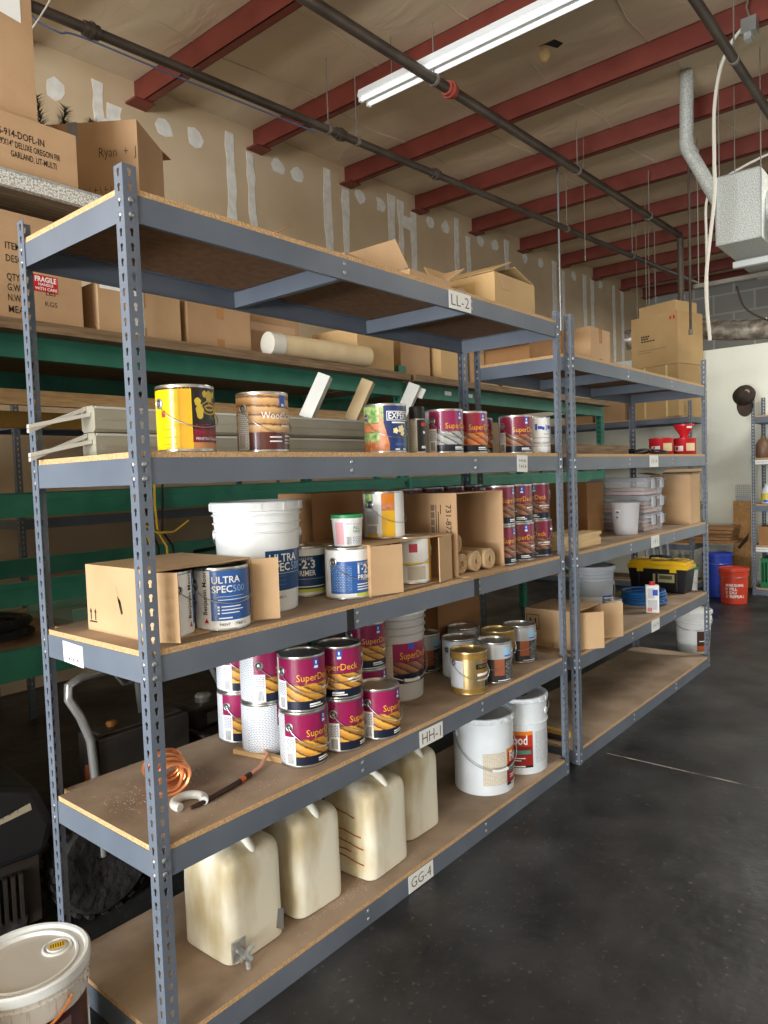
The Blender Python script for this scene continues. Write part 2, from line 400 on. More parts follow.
# shelf tags
def scribble(b, f, w, h, n):
    """illegible hand writing: short strokes in a row"""
    rs = random.Random(int(w * 9999) + n)
    for k in range(n):
        x = -w / 2 + w * (k + .5) / n + rs.uniform(-.1, .1) * w / n; s = rs.uniform(-.3, .3); a = rs.uniform(.6, 1) * h / 2; t = .0016
        b.poly([f(x - t - s * a, -a), f(x + t - s * a, -a), f(x + t + s * a, a), f(x - t + s * a, a)], INK, (0, 0, 0))
        if k % 2: b.poly([f(x - .3 * w / n, -t), f(x + .5 * w / n, -t), f(x + .5 * w / n, t), f(x - .3 * w / n, t)], INK, (0, 0, 0))
def shelf_tag(parent, x, z, w, h, lines, lab, th=.03, y=.0012, tilt=0, fit=.8):
    b = MB(); ca, sa = math.cos(tilt), math.sin(tilt); ex = Vector((ca, 0, sa)); ez = Vector((-sa, 0, ca)); o = Vector((x, y, z))
    P = [o - ex * w / 2 - ez * h / 2, o + ex * w / 2 - ez * h / 2, o + ex * w / 2 + ez * h / 2, o - ex * w / 2 + ez * h / 2]
    b.poly(P, PAPER, (0, .001, 0)); o_ = b.build('shelf_tag', parent, smooth=False); o_['label'] = lab
    k = len(lines); b = MB()
    for i, s in enumerate(lines):
        f = plane(o + ez * ((k - 1) / 2 - i) * th * 1.5 + Vector((0, -.0006, 0)), ex, ez)
        if isinstance(s, int): scribble(b, f, w * .75, th, s)
        else: b.text(s, th, INK, lambda X_, Y_: f(X_, Y_ - th * .5), fit=w * fit, bold=-.012)
    b.build('lettering', o_, smooth=False); return o_
shelf_tag(U1, 1.537, 2.334, .165, .074, ['LL-2'], 'white paper tag lettered LL-2', .045)
shelf_tag(U1, 1.24, .577, .155, .066, ['HH-1'], 'white paper tag lettered HH-1', .045)
shelf_tag(U1, 1.143, .038, .16, .068, ['GG-4'], 'white paper tag on bottom beam', .04)
shelf_tag(U1, 2.03, 1.652, .10, .08, [5, 4], 'small white handwritten tag', .018, tilt=-.04)
x0 = U2.location.x
shelf_tag(U2, 3.80 - x0, 1.652, .165, .078, [4], 'white paper tag on upper beam', .045)
shelf_tag(U2, 3.80 - x0, 1.117, .15, .078, [3], 'white paper tag on middle beam', .045)
shelf_tag(U2, 3.78 - x0, .556, .15, .078, [4], 'white paper tag on toolbox shelf beam', .045)
b = MB(); b.poly([(.0022, .47, 1.083), (.0022, .35, 1.078), (.0022, .352, 1.142), (.0022, .472, 1.147)], PAPER, (.001, 0, 0))
b.text('1', .022, INK, plane((.0016, .41, 1.112), (0, -1, 0), (0, 0, 1))); scribble(b, plane((.0016, .41, 1.096), (0, -1, 0), (0, 0, 1)), .08, .012, 7)
b.build('shelf_tag', U1, smooth=False)['label'] = 'white paper tag on end beam'
for x in (.775, 1.585):
    MB().box((x, .0012, 1.0815), (x + .035, .0030, 1.156), mat('black_tape', (20, 20, 22), .5)).build('tape_strip', U1, smooth=False)
# ================================================================ CANS AND PAILS
CR, CH = .0826, .19
def can_body(b, r, h, m=TIN, paint=None):
    k = h
    b.lathe([(r * .94, .0025), (r * .97, 0), (r * 1.0, .001), (r * 1.012, .004), (r * 1.0, .007), (r, .0075), (r, k - .0085), (r * 1.0, k - .0075), (r * 1.012, k - .004), (r * 1.0, k), (r * .97, k + .0005), (r * .955, k - .001), (r * .945, k - .0065), (r * .94, k - .0065)], 40, m,
            mfun=(lambda i: paint if paint and i == 5 else m))
def can_lid(b, r, h, m=TIN):
    b.lathe([(r * .9545, h - .0085), (r * .95, h - .0025), (r * .915, h - .002), (r * .905, h - .0105), (r * .86, h - .0105), (r * .85, h - .007), (0, h - .0075)], 36, m)
def ear(b, r, t, z, m=ZINC):
    t = math.radians(t); d = Vector((math.sin(t), -math.cos(t), 0))
    M = Matrix.Translation(Vector((0, 0, z)) + d * r) @ d.to_track_quat('Z', 'Y').to_matrix().to_4x4()
    b.lathe([(.0165, -.003), (.0160, .002), (.0125, .0040), (.0105, .0025), (.0065, .0022), (.005, .005), (0, .0056)], 18, m, M=M, mfun=lambda i: DARKST if i in (3,) else m)
def wire_handle(b, r, te, ze, drop, m=ZINC, w=.0013, tc=0, out=.006, half=90):
    pts = []
    for i in range(25):
        f = i / 24; t = math.radians(tc - half + 2 * half * f); rr = r + .004 + out * math.sin(PI * f)
        pts.append((rr * math.sin(t), -rr * math.cos(t), ze - drop * math.sin(PI * f) ** .75))
    b.tube(pts, w, m, 6)
def gallon(name, label, loc, rz, parts, texts, r=CR, h=CH, tin=TIN, paint=None, et=-90, drop=.075, group=None, cat='paint can', handle=True, lid=None):
    t = thing(name, label, cat, loc, rz, group)
    b = MB(); can_body(b, r, h, tin, paint); b.build('body', t)
    b = MB(); can_lid(b, r, h, lid or tin); b.build('lid', t)
    lb = MB()
    for p in parts:
        a0, a1, z0, z1, m = p[:5]; lift = p[5] if len(p) > 5 else 0
        lb.wrap(r + .0005 + lift * .0004, a0, a1, z0 * h, z1 * h, m, z0b=p[6] * h if len(p) > 6 else None, z1b=p[7] * h if len(p) > 7 else None)
    lb.build('label', t)
    lo_ = [c for c in t.children if c.name.startswith('label')][0]
    if texts:
        tb = MB()
        for s in texts:
            txt, tc, zf, hh, m = s[:5]; kw = s[5] if len(s) > 5 else {}
            tb.text(txt, hh, m, cyl(r + .0022, tc, zf * h), **kw)
        tb.build('lettering', lo_)
    if handle:
        for a in (et, et + 180):
            b = MB(); ear(b, r, a, .73 * h); b.build('ear', t)
        b = MB(); wire_handle(b, r, et, .73 * h, drop, tc=et + 90); b.build('handle', t)
    return t
LO, HI = .045, .955
def superdeck_spec(pic, red=MAROON, top=None):
    P = [(-180, -104, LO, HI, PRINT), (-104, 104, .49, HI, red), (-104, 104, .20, .52, pic, 0, .20, .49), (-104, 104, LO, .2, NAVY),
         (-104, -76, LO, .56, WHITETXT, 1), (-102, -78, .3, .53, PRINT, 2), (-98, -82, .07, .26, BARS, 2), (104, 180, LO, HI, PRINT),
         (-7, 7, .76, .94, BLUELOGO, 2), (-5, 5, .775, .82, WHITETXT, 3), (-2, 2, .85, .91, WHITETXT, 3), (-40, 40, .475, .48, YELTXT, 2),
         (20, 70, .36, .40, WHITETXT, 1), (28, 66, .315, .33, WHITETXT, 1), (-20, 10, .12, .15, WHITETXT, 2), (-20, 18, .085, .105, WHITETXT, 2)]
    T = [('SuperDeck', 0, .56, .0235, YELTXT, dict(fit=.145))]
    return P, T
P_, T_ = superdeck_spec(DECKPIC)
GSD = 'deck stain cans with maroon labels'
x, y = .672, .136
SD = gallon('paint_can', 'maroon labelled deck stain can, front bottom of the five stacked by the stick', (x, y, S2), face_cam(x, y, 56), P_, T_, group=GSD)
def sdcan(x, y, z, c, label): return clone(SD, label, (x, y, z), face_cam(x, y, c), GSD)
sdcan(.674, .134, S2 + CH + .001, 36, 'maroon deck stain can with upright blue badge, front top of the stack')
sdcan(.85, .12, S2, 70, 'maroon deck stain can under the one whose label faces straight out')
sdcan(.85, .121, S2 + CH + .001, 0, 'maroon deck stain can on top, its whole label facing straight out')
sdcan(1.02, .087, S2, 62, 'single maroon deck stain can, rightmost of the front cluster, nothing on it')
sdcan(.655, .32, S2, 136, 'deck stain can turned so its white fine print faces out, above the stick')
sdcan(.656, .318, S2 + CH + .001, 80, 'maroon deck stain can standing on the can that shows white print')
sdcan(.69, .506, S2, 55, 'maroon deck stain can at the back left, bottom of its pair')
sdcan(.69, .504, S2 + CH + .001, 58, 'maroon deck stain can at the back left, upper one under the beam')
sdcan(1.20, .30, S2, 60, 'maroon deck stain can beside the grey pail, bottom of its pair')
sdcan(1.20, .302, S2 + CH + .001, 40, 'maroon deck stain can beside the grey pail, top of its pair')
P2, T2 = superdeck_spec(DECKPIC2, mat('maroon_brown_label', (128, 28, 58), .3, coat=.3))
GS2 = 'deck stain cans with brown deck pictures'
x, y = 2.396, .135
SB = gallon('paint_can', 'maroon can with brown picture, right end of the lower row by the post', (x, y, S3), face_cam(x, y, -12), P2, T2, group=GS2)
def sbcan(x, y, z, c, label): return clone(SB, label, (x, y, z), face_cam(x, y, c), GS2)
sbcan(2.186, .125, S3, 30, 'maroon can in the lower row, second from the post')
sbcan(1.985, .118, S3, 64, 'maroon can in the lower row, next to the torn cardboard box')
sbcan(2.38, .137, S3 + CH + .001, 2, 'maroon can with brown picture, right end of the upper row by the post')
sbcan(2.176, .127, S3 + CH + .001, 22, 'maroon can with dull brown label, middle of the upper row')
sbcan(1.988, .12, S3 + CH + .001, 64, 'maroon can in the upper row, next to the torn cardboard box')
for i, (x, lab) in enumerate(((1.70, 'leftmost'), (1.88, 'second from left'), (2.06, 'third from left'), (2.24, 'fourth from left'))):
    sbcan(x, .456, S3, 20, f'maroon can hidden behind the torn cardboard box, lower back row, {lab}')
    sbcan(x, .456, S3 + CH + .001, 20, f'maroon can peeking over the torn cardboard box, back row, {lab}')
# upper shelf maroon cans
P3, T3 = superdeck_spec(uvmat('deck_picture_grey', 'boards', (60, 60, 64), (160, 160, 160), (190, 188, 184)))
x, y = 1.57, .125
gallon('paint_can', 'maroon and grey deck can wrapped in shiny plastic on the upper shelf', (x, y, S4), face_cam(x, y, 52), P3, T3)
P4, T4 = superdeck_spec(uvmat('deck_picture_orange', 'boards', (70, 34, 16), (188, 92, 36), (228, 140, 70)), mat('maroon_red_label', (150, 30, 58), .3, coat=.3))
x, y = 1.775, .13
SU = gallon('paint_can', 'maroon can with orange deck picture on the upper shelf beside the wrapped can', (x, y, S4), face_cam(x, y, 48), P4, T4)
clone(SU, 'maroon can standing further back on the upper shelf between two others', (2.15, .33, S4), face_cam(2.15, .33, 40))
x, y = 2.19, .125
gallon('paint_can', 'maroon can with tan picture on the upper shelf beside the white can', (x, y, S4), face_cam(x, y, 40), P2, T2)
# b = MB(); b.lathe([(CR + .005, 0), (CR + .006, .06), (CR + .004, .12), (CR + .007, .16), (CR + .004, .196), (CR * .7, .2)], 22, mat('shrink_wrap', (240, 240, 240), .08, trans=.9, ior=1.1, alpha=.35))
# other cans of the upper shelf
YLAB = mat('yellow_label', (238, 206, 16), .25, coat=.4); ORLAB = mat('orange_yellow_label', (240, 180, 30), .25, coat=.4); DKLAB = mat('dark_brown_label', (40, 30, 26), .3)
CRIM = mat('crimson_label', (120, 24, 44), .35); OLIVE = mat('badge_gold', (206, 178, 60), .4)
x, y = .222, .095
yc = gallon('paint_can', 'yellow timber oil can with black ornamental badge on the upper shelf', (x, y, S4), face_cam(x, y, 32),
       [(-180, -20, LO, HI, YLAB), (-45, -22, LO, HI, ORLAB, 1), (-20, 75, .34, HI, DKLAB), (-20, 75, .14, .34, CRIM), (-20, 75, LO, .14, mat('tan_label', (190, 132, 82), .4)), (75, 180, LO, HI, YLAB),
        (-180, 180, .93, HI, DKLAB, 1), (-92, -50, .34, .345, DKLAB, 2), (-92, -50, .22, .225, DKLAB, 2), (-92, -50, .12, .125, DKLAB, 2), (-84, -74, .52, .62, mat('red_badge', (170, 60, 40), .4), 1)],
       [('AUSTRALIAN', -16, .345, .013, mat('crimson_letters', (176, 52, 62), .4), dict(align='L')), ('TIMBER OIL', -16, .25, .012, mat('crimson_letters', (176, 52, 62), .4), dict(align='L')),
        ('PENETRATING OIL', -14, .175, .0075, WHITETXT, dict(align='L'))], drop=.07)
bd = MB(); rb = CR + .0015
for (tc, zc, rx, rz_, m, lf) in ((20, .66, .030, .021, OLIVE, 0), (20, .66, .026, .017, DKLAB, 1), (20, .66, .021, .010, OLIVE, 2), (20, .66, .016, .004, CRIM, 3), (20, .82, .015, .018, OLIVE, 0), (8, .86, .008, .010, OLIVE, 0), (33, .86, .008, .010, OLIVE, 0), (-4, .60, .012, .022, OLIVE, 0), (44, .62, .012, .022, OLIVE, 0), (-8, .74, .010, .012, OLIVE, 0), (20, .42, .024, .014, mat('badge_black', (18, 16, 16), .4), 1)):
    f = cyl(rb + lf * .0004, tc, zc * CH); n = len(bd.v); k = 20
    bd.v += [Vector(f(rx * math.cos(2 * PI * i / k) * (1 + .12 * math.sin(10 * PI * i / k)), rz_ * math.sin(2 * PI * i / k))) for i in range(k)]; bd.face(range(n, n + k), m)
bd.build('badge', [c for c in yc.children if c.name.startswith('label')][0])
WPIC = uvmat('log_wall_picture', 'boards', (96, 56, 30), (190, 140, 86), (216, 176, 122), p=.04); BRLAB = mat('brown_label', (84, 36, 30), .3, coat=.3)
x, y = .517, .1
gallon('paint_can', 'brown wood stain can with blue badge and log wall picture on the upper shelf', (x, y, S4), face_cam(x, y, 44),
       [(-180, 180, .33, HI, WPIC), (-180, 180, LO, .33, BRLAB), (-112, -76, LO, .66, PRINT, 1), (-106, -86, .08, .3, BARS, 2), (-4, 14, .74, .94, BLUELOGO, 2), (1, 9, .76, .8, WHITETXT, 3), (0, 34, .42, .45, WHITETXT, 1), (-30, 0, .24, .26, WHITETXT, 1), (-30, 0, .17, .19, WHITETXT, 1), (10, 40, .26, .28, WHITETXT, 1), (10, 40, .2, .21, WHITETXT, 1), (10, 40, .15, .16, WHITETXT, 1)],
       [('WoodScapes', 4, .545, .023, WHITETXT, dict(fit=.15))], drop=.08)
LEAF = mat('leaf_picture', (86, 150, 60), .4, 0, (200, 214, 150), 60, 3); TERRA = mat('terracotta_picture', (196, 110, 62), .4, 0, (222, 150, 104), 50, 3); ENAVY = mat('expert_navy', (30, 50, 104), .3, coat=.3)
x, y = 1.16, .12
gallon('paint_can', 'navy can with garden picture and pale flowers on the upper shelf', (x, y, S4), face_cam(x, y, 30),
       [(-130, -15, .6, HI, LEAF), (-130, -15, .42, .62, TERRA), (-130, -15, .22, .44, LEAF), (-130, 10, LO, .26, TERRA), (-180, -130, LO, HI, WHITETXT), (-34, 120, LO, HI, ENAVY, 1),
        (-46, -20, LO, HI, TERRA, 2, LO, .2), (120, 180, LO, HI, WHITETXT), (-26, 50, .655, .67, WHITETXT, 2), (-26, 50, .83, .845, WHITETXT, 2), (-26, -24, .66, .84, WHITETXT, 2), (50, 52, .66, .84, WHITETXT, 2), (-4, 40, .15, .2, BLUE, 2), (-12, 34, .6, .63, WHITETXT, 2), (-4, 10, .06, .09, WHITETXT, 2), (22, 36, .06, .09, WHITETXT, 2)],
       [('EXPERT', 12, .69, .024, WHITETXT, dict(fit=.098, bold=.02))], drop=.08)
fl = MB()
for tc, zf, rr in ((-2, .45, .011), (16, .48, .015), (20, .4, .011)):
    f = cyl(CR + .0028, tc, zf * CH); n = len(fl.v); k = 25
    fl.v += [Vector(f(rr * (1 + .18 * math.cos(5 * 2 * PI * i / k)) * math.cos(2 * PI * i / k), rr * (1 + .18 * math.cos(5 * 2 * PI * i / k)) * math.sin(2 * PI * i / k))) for i in range(k)]
    fl.face(range(n, n + k), mat('pale_flower', (238, 224, 170), .5))
fl.build('flower_picture', [c for o in COL.objects if o.get('label', '').startswith('navy can') for c in o.children if c.name.startswith('label')][0])
x, y = 1.34, .1
t = thing('spray_can', 'black and white aerosol spray can on the upper shelf', 'spray can', (x, y, S4), face_cam(x, y, 20))
b = MB(); b.lathe([(.029, 0), (.033, .003), (.0325, .006), (.0325, .138), (.030, .146), (.024, .15)], 28, TIN); b.build('body', t)
b = MB(); b.lathe([(.0325, .142), (.0325, .186), (.030, .191), (0, .192)], 28, BLACK); b.build('cap', t)
b = MB(); b.wrap(.0330, -180, -20, .008, .136, PRINTD); b.wrap(.0330, -20, 180, .008, .136, BLACK); b.wrap(.0334, 10, 60, .11, .125, RED); b.wrap(.0334, 10, 60, .02, .03, WHITETXT); b.wrap(.0334, 25, 55, .08, .09, WHITETXT); b.build('label', t)
x, y = 2.385, .125
gallon('paint_can', 'white can with blue lettering beside the post on the upper shelf', (x, y, S4), face_cam(x, y, 25),
       [(-180, 180, LO, HI, WHITETXT), (-100, -84, .7, HI, mat('cyan_block', (60, 160, 214), .4), 1), (-60, -48, .62, .92, BLUELOGO, 1), (-25, 40, .3, .31, INK, 1), (-30, 45, .42, .43, INK, 1), (-30, 45, .2, .21, INK, 1), (10, 40, .52, .53, INK, 1), (-22, -14, .64, .80, BLUELOGO, 1), (-12, 4, .66, .74, BLUELOGO, 1), (4, 14, .64, .72, BLUELOGO, 1), (20, 24, .62, .78, BLUELOGO, 1), (28, 50, .66, .76, BLUELOGO, 1)],
       None, drop=.09)
# middle shelf: white paint cans in the open box
def ultra_spec(z=0):
    return ([(-180, -74, LO, HI, WHITETXT), (-74, 60, .17, HI, BLUE), (-74, 60, LO, .17, WHITETXT), (60, 180, LO, HI, WHITETXT), (-60, 0, .545, .55, WHITETXT, 1), (-58, 20, .49, .5, WHITETXT, 1), (-52, -10, .38, .395, WHITETXT, 1), (-52, -4, .33, .345, WHITETXT, 1), (-52, -14, .28, .295, WHITETXT, 1), (-58, -30, .2, .22, WHITETXT, 1), (-60, -56, .37, .40, WHITETXT, 1), (-60, -56, .325, .35, WHITETXT, 1), (-60, -56, .275, .30, WHITETXT, 1)],
            [('ULTRA', -70, .76, .02, WHITETXT, dict(align='L', bold=.015)), ('SPEC', -70, .615, .02, WHITETXT, dict(align='L', bold=.015)), ('500', -27, .615, .02, mat('pale_blue_letters', (150, 186, 226), .4), dict(align='L')), ('Benjamin Moore', -82, .27, .0145, INK, dict(vert=True, align='L', bold=.01)), ('PAINT', -46, .09, .008, INK), ('75885 G', -12, .09, .008, INK)])
Pu, Tu = ultra_spec()
WCAN = mat('white_can_paint', (222, 222, 218), .3)
x, y = .330, .107
ua = gallon('paint_can', 'white can with blue front label, right of the two in the open box', (x, y, S3), face_cam(x, y, 50), Pu, Tu, tin=TIN, drop=.055, et=-116, group='white and blue cans in the open box')
b = MB(); n = 0
for f in (cyl(CR + .0022, -84, .16 * CH),):
    k = [(-.007, -.004), (.007, -.004), (0, .012)]; b.v += [Vector(f(*p)) for p in k]; b.face((0, 1, 2), mat('red_mark', (196, 40, 60), .4))
b.build('emblem', [c for c in ua.children if c.name.startswith('label')][0])
clone(ua, 'white can mostly hidden in the open box, behind its left flap', (.163, .160, S3), face_cam(.163, .160, 142))
# primer cans
PR = [(-180, 180, LO, HI, WHITETXT), (-70, 95, .12, .74, BLUE, 1), (-66, -30, .16, .68, PRINTB, 2), (0, 90, .06, .12, mat('lime_band', (206, 214, 60), .4), 2), (-24, -12, .15, .66, PRINTB, 2), (2, 60, .28, .3, WHITETXT, 2), (2, 60, .23, .25, WHITETXT, 2), (2, 60, .18, .2, WHITETXT, 2)]
TR = [('1·2·3', 4, .50, .03, WHITETXT, dict(align='L', bold=.03)), ('PRIMER', 4, .375, .018, WHITETXT, dict(align='L', bold=.02)), ('BULLS EYE', 4, .66, .009, WHITETXT, dict(align='L'))]
x, y = .927, .134
gallon('paint_can', 'white and blue primer can under the small green lidded tub', (x, y, S3), face_cam(x, y, 22), PR, TR, drop=.07, et=-60)
PR2 = [(-180, 180, LO, HI, WHITETXT), (-70, 95, .16, .82, DARKBLUE, 1), (-70, 95, .1, .16, mat('lime_band', (206, 214, 60), .4), 2), (-60, 60, .2, .22, WHITETXT, 2), (-60, 60, .36, .365, WHITETXT, 2)]
TR2 = [('1·2·3', -4, .58, .03, WHITETXT, dict(bold=.03)), ('PRIMER', -2, .43, .02, WHITETXT, dict(bold=.02, fit=.075)), ('BULLS EYE', -4, .74, .009, WHITETXT)]
x, y = .885, .325
gallon('paint_can', 'dark blue primer can half hidden between the big white pail and the primer can', (x, y, S3), face_cam(x, y, 8), PR2, TR2, handle=False)
# small tub on the primer can
x, y, z = .932, .132, S3 + CH + .0012
t = thing('plastic_tub', 'small white tub with green lid on top of the primer can', 'tub', (x, y, z), face_cam(x, y, 8))
b = MB(); b.lathe([(.049, 0), (.051, .002), (.0575, .098), (.060, .099), (.060, .104), (.057, .106)], 32, WHITE); b.build('body', t)
b = MB(); b.lathe([(.0605, .1045), (.0615, .116), (.060, .118), (.055, .1165), (0, .1165)], 32, mat('green_lid', (58, 140, 84), .4)); b.build('lid', t)
b = MB(); b.wrap(.0517, -60, -22, .008, .09, mat('pink_print', (226, 168, 176), .5), rt=.0573); b.wrap(.0518, -16, 8, .05, .088, PRINT, rt=.0573); b.wrap(.0518, -14, 8, .008, .036, BARS, rt=.0545); b.wrap(.0518, 14, 56, .01, .036, PRINT, rt=.0545)
b.text('ALL', .012, mat('green_ink', (40, 120, 70), .5), cyl(.0566, 14, .064), align='L'); b.text('PURPOSE', .010, mat('green_ink', (40, 120, 70), .5), cyl(.0558, 14, .05), align='L', fit=.034); b.text('MULTI-USE', .005, RED, cyl(.0572, 14, .08), align='L')
b.build('label', t)
# ---------------------------------------------------------------- pails
def pail(name, label, loc, rz, r0, r1, h, m, ribs=(.72, .79, .86), cat='pail', lid=None, hz=.78, drop=.14, grip=None, et=-90, group=None, labels=None, open_top=False, out=.008, hm=ZINC, hw=.0022, half=90):
    t = thing(name, label, cat, loc, rz, group); R = lambda f: r0 + (r1 - r0) * f
    pr = [(r0 * .93, .003), (r0 * .97, 0), (r0, .004)]
    for f in ribs: pr += [(R(f) , f * h - .002), (R(f) + .006, f * h), (R(f) + .006, f * h + .003), (R(f), f * h + .006)]
    pr += [(R(1), h - .008), (R(1) + .005, h - .006), (R(1) + .005, h), (R(1) - .002, h), (R(1) - .003, h - .0135), (0, h - .0135)]
    b = MB(); b.lathe(pr, 48, m); b.build('body', t)
    if lid:
        b = MB(); q = R(1)
        b.lathe([(q + .0055, h - .022), (q + .009, h - .020), (q + .009, h + .006), (q + .005, h + .010), (q - .004, h + .010), (q - .008, h + .001), (q - .022, h + .001), (q - .026, h + .004), (0, h + .004)], 48, lid)
        for i in range(12):
            a = 2 * PI * i / 12; M = Matrix.Rotation(a, 4, 'Z'); b.box((-.004, -(q + .0105), h - .02), (.004, -(q + .008), h + .004), lid, M)
        b.build('lid', t)
    if labels: labels(t, R, h)
    for a in (et, et + 180):
        b = MB(); ear(b, R(hz) + .003, a, hz * h, m if m is not TIN else ZINC); b.build('ear', t)
    b = MB(); wire_handle(b, R(hz) + .004, et, hz * h, drop, hm, hw, et + 90, out, half); hd_ = b.build('handle', t)
    if grip:
        b = MB(); pts = []
        for i in range(9):
            f = .5 + (i / 8 - .5) * .16; tt = math.radians(et + 180 * f); rr = R(hz) + .008 + out * math.sin(PI * f)
            pts.append((rr * math.sin(tt), -rr * math.cos(tt), hz * h - drop * math.sin(PI * f) ** .75))
        b.tube(pts, .0075, grip, 10); b.build('grip', hd_)
    return t
def lw(b, R, h, a0, a1, z0, z1, m, lift=0):
    b.wrap(R(z0) + .0013 + lift, a0, a1, z0 * h, z1 * h, m, rt=R(z1) + .0013 + lift)
def ultrapail_lab(t, R, h):
    b = MB(); rr = lambda z: R(z) + .001
    b.wrap(rr(.17), 4, 80, .2 * h, .575 * h, DARKBLUE, rt=rr(.575)); b.wrap(rr(.45) + .001, 9, 70, .36 * h, .363 * h, WHITETXT)
    for z in (.33, .29, .25): b.wrap(rr(z) + .001, 11, 36, z * h, (z + .012) * h, BLUE)
    f = lambda tc, zc: cyl(rr(zc) + .003, tc, zc * h)
    b.text('ULTRA', .026, WHITETXT, f(9, .47), align='L', bold=.015); b.text('SPEC', .026, WHITETXT, f(9, .385), align='L', bold=.015); b.text('500', .026, mat('pale_blue_letters', (150, 186, 226), .4), f(44, .385), align='L')
    b.text('Benjamin Moore', .018, INK, f(-2, .2), align='L', vert=True, bold=.01); b.text('PAINT  75885 G', .008, INK, f(18, .13))
    b.build('label', t)
x, y = .60, .25
pail('pail', 'large white lidded pail with blue label behind the open box', (x, y, S3), face_cam(x, y, 5), .130, .150, .365, WHITE, lid=WHITE, ribs=(.74, .82, .90), hz=.72, drop=.10, et=82, labels=ultrapail_lab)
def sdpail_lab(t, R, h):
    b = MB(); r = lambda z: R(z) + .001
    b.wrap(r(.2), -75, -4, .2 * h, .62 * h, PRINTD, rt=r(.62)); b.wrap(r(.43), -4, 100, .43 * h, .64 * h, MAROON, rt=r(.64)); b.wrap(r(.3), -4, 100, .3 * h, .44 * h, DECKPIC2, rt=r(.44)); b.wrap(r(.2), -4, 100, .2 * h, .31 * h, NAVY, rt=r(.31))
    b.wrap(r(.6) + .0006, 26, 38, .575 * h, .635 * h, BLUELOGO); b.text('SuperDeck', .03, YELTXT, cyl(r(.5) + .0025, 42, .47 * h), fit=.16)
    b.wrap(r(.2) + .0008, 10, 34, .235 * h, .25 * h, WHITETXT); b.wrap(r(.2) + .0006, -75, -4, .61 * h, .625 * h, NAVY, rt=r(.62)); b.build('label', t)
x, y = 1.435, .345
pail('pail', 'grey white pail with maroon label on the second shelf', (x, y, S2), face_cam(x, y, 2), .128, .143, .40, mat('grey_white_plastic', (186, 184, 180), .45), lid=WHITE, ribs=(.72, .80, .88), hz=.62, drop=.15, et=-62, labels=sdpail_lab, grip=WHITE)
PEELW = mat('dented_white_paint', (222, 229, 234), .3, 0, (208, 214, 218), 5, 6, .08, 14)
FOR_ = mat('orange_label', (222, 128, 36), .35); FRED = mat('dark_red_label', (140, 34, 30), .35); FTEAL = mat('teal_band', (70, 136, 120), .4)
def flood_lab(a):
    def f(t, R, h):
        b = MB(); r = R(.5) + .0012
        b.wrap(r, a - 50, a - 4, .14 * h, .56 * h, PRINTD); b.wrap(r, a, a + 60, .38 * h, .58 * h, FOR_); b.wrap(r, a, a + 60, .10 * h, .38 * h, FRED); b.wrap(r + .0006, a + 6, a + 56, .28 * h, .33 * h, FTEAL)
        b.wrap(r + .0006, a + 4, a + 60, .38 * h, .53 * h, mat('red_orange_label', (176, 56, 34), .35)); b.wrap(r + .0006, a, a + 60, .1 * h, .13 * h, BLACK); b.wrap(r + .001, a + 12, a + 44, .11 * h, .125 * h, WHITETXT)
        b.wrap(r + .001, a + 8, a + 44, .22 * h, .232 * h, WHITETXT); b.wrap(r + .001, a + 8, a + 36, .19 * h, .2 * h, WHITETXT); b.wrap(r + .001, a + 6, a + 52, .355 * h, .372 * h, CRIM)
        b.text('Flood', .046, WHITETXT, cyl(r + .002, a + 8, .41 * h), align='L', bold=.02, fit=.105); b.wrap(r, a + 66, a + 130, .14 * h, .56 * h, PRINT); b.build('label', t)
    return f
def crimp_lid(t, r, h):
    b = MB(); b.lathe([(r + .003, h - .014), (r + .006, h - .010), (r + .005, h + .002), (r - .003, h + .004), (r - .009, h - .012), (0, h - .010)], 40, PEELW)
    for i in range(18):
        M = Matrix.Rotation(2 * PI * i / 18, 4, 'Z'); b.box((-.012, -(r + .0075), h - .020), (.010, -(r + .003), h + .001), PEELW, M)
    b.build('lid', t)
x, y = 1.912, .19
t = pail('pail', 'white dented metal pail with wire handle, nearer of two on the bottom shelf', (x, y, S1), face_cam(x, y, 10), .143, .146, .365, PEELW, ribs=(.93,), hz=.76, drop=.15, et=-72, labels=flood_lab(38), grip=WHITE, out=.012)
crimp_lid(t, .146, .365)
x, y = 2.222, .17
t = pail('pail', 'white metal pail with black cap and orange label, farther of two on the bottom shelf', (x, y, S1), face_cam(x, y, 10), .143, .146, .385, PEELW, ribs=(.66, .93), hz=.80, drop=-.03, et=60, labels=flood_lab(-42), out=.012)
crimp_lid(t, .146, .385)
b = MB(); b.lathe([(.05, .373), (.05, .390), (.044, .396), (.030, .396), (.028, .390), (0, .390)], 24, BLACK); b.build('cap', t)
# dark gloss cans on the second shelf
def gloss(label, x, y, c, tin, parts, texts, et=-75, h=CH):
    return gallon('paint_can', label, (x, y, S2), face_cam(x, y, c), parts, texts, tin=tin, et=et, drop=.07, group='wood finish cans on the second shelf', h=h)
COPLAB = mat('copper_label', (176, 104, 72), .35, .3); SILV = mat('silver_blue_label', (190, 194, 198), .3, .3); GRAYM = mat('dark_grey_label', (52, 52, 56), .35)
def silver_parts(o=0):
    return [(-180, 180, .6, HI, SILV), (-180, 180, LO, .6, GRAYM), (o + 0, o + 34, .2, .6, COPLAB, 1), (o + 38, o + 80, .1, .56, PRINTK, 1), (-110 + o, -40 + o, LO, .58, mat('black_label', (24, 24, 26), .3), 1), (o + 34, o + 62, .68, .86, mat('pale_blue_patch', (150, 196, 226), .4), 1), (o + 34, o + 62, .66, .69, BLUELOGO, 2), (o + 10, o + 60, .07, .09, WHITETXT, 2)]
gloss('silver and black finish can with copper panel, front right of the six', 1.876, .092, -20, TIN, silver_parts(20), None)
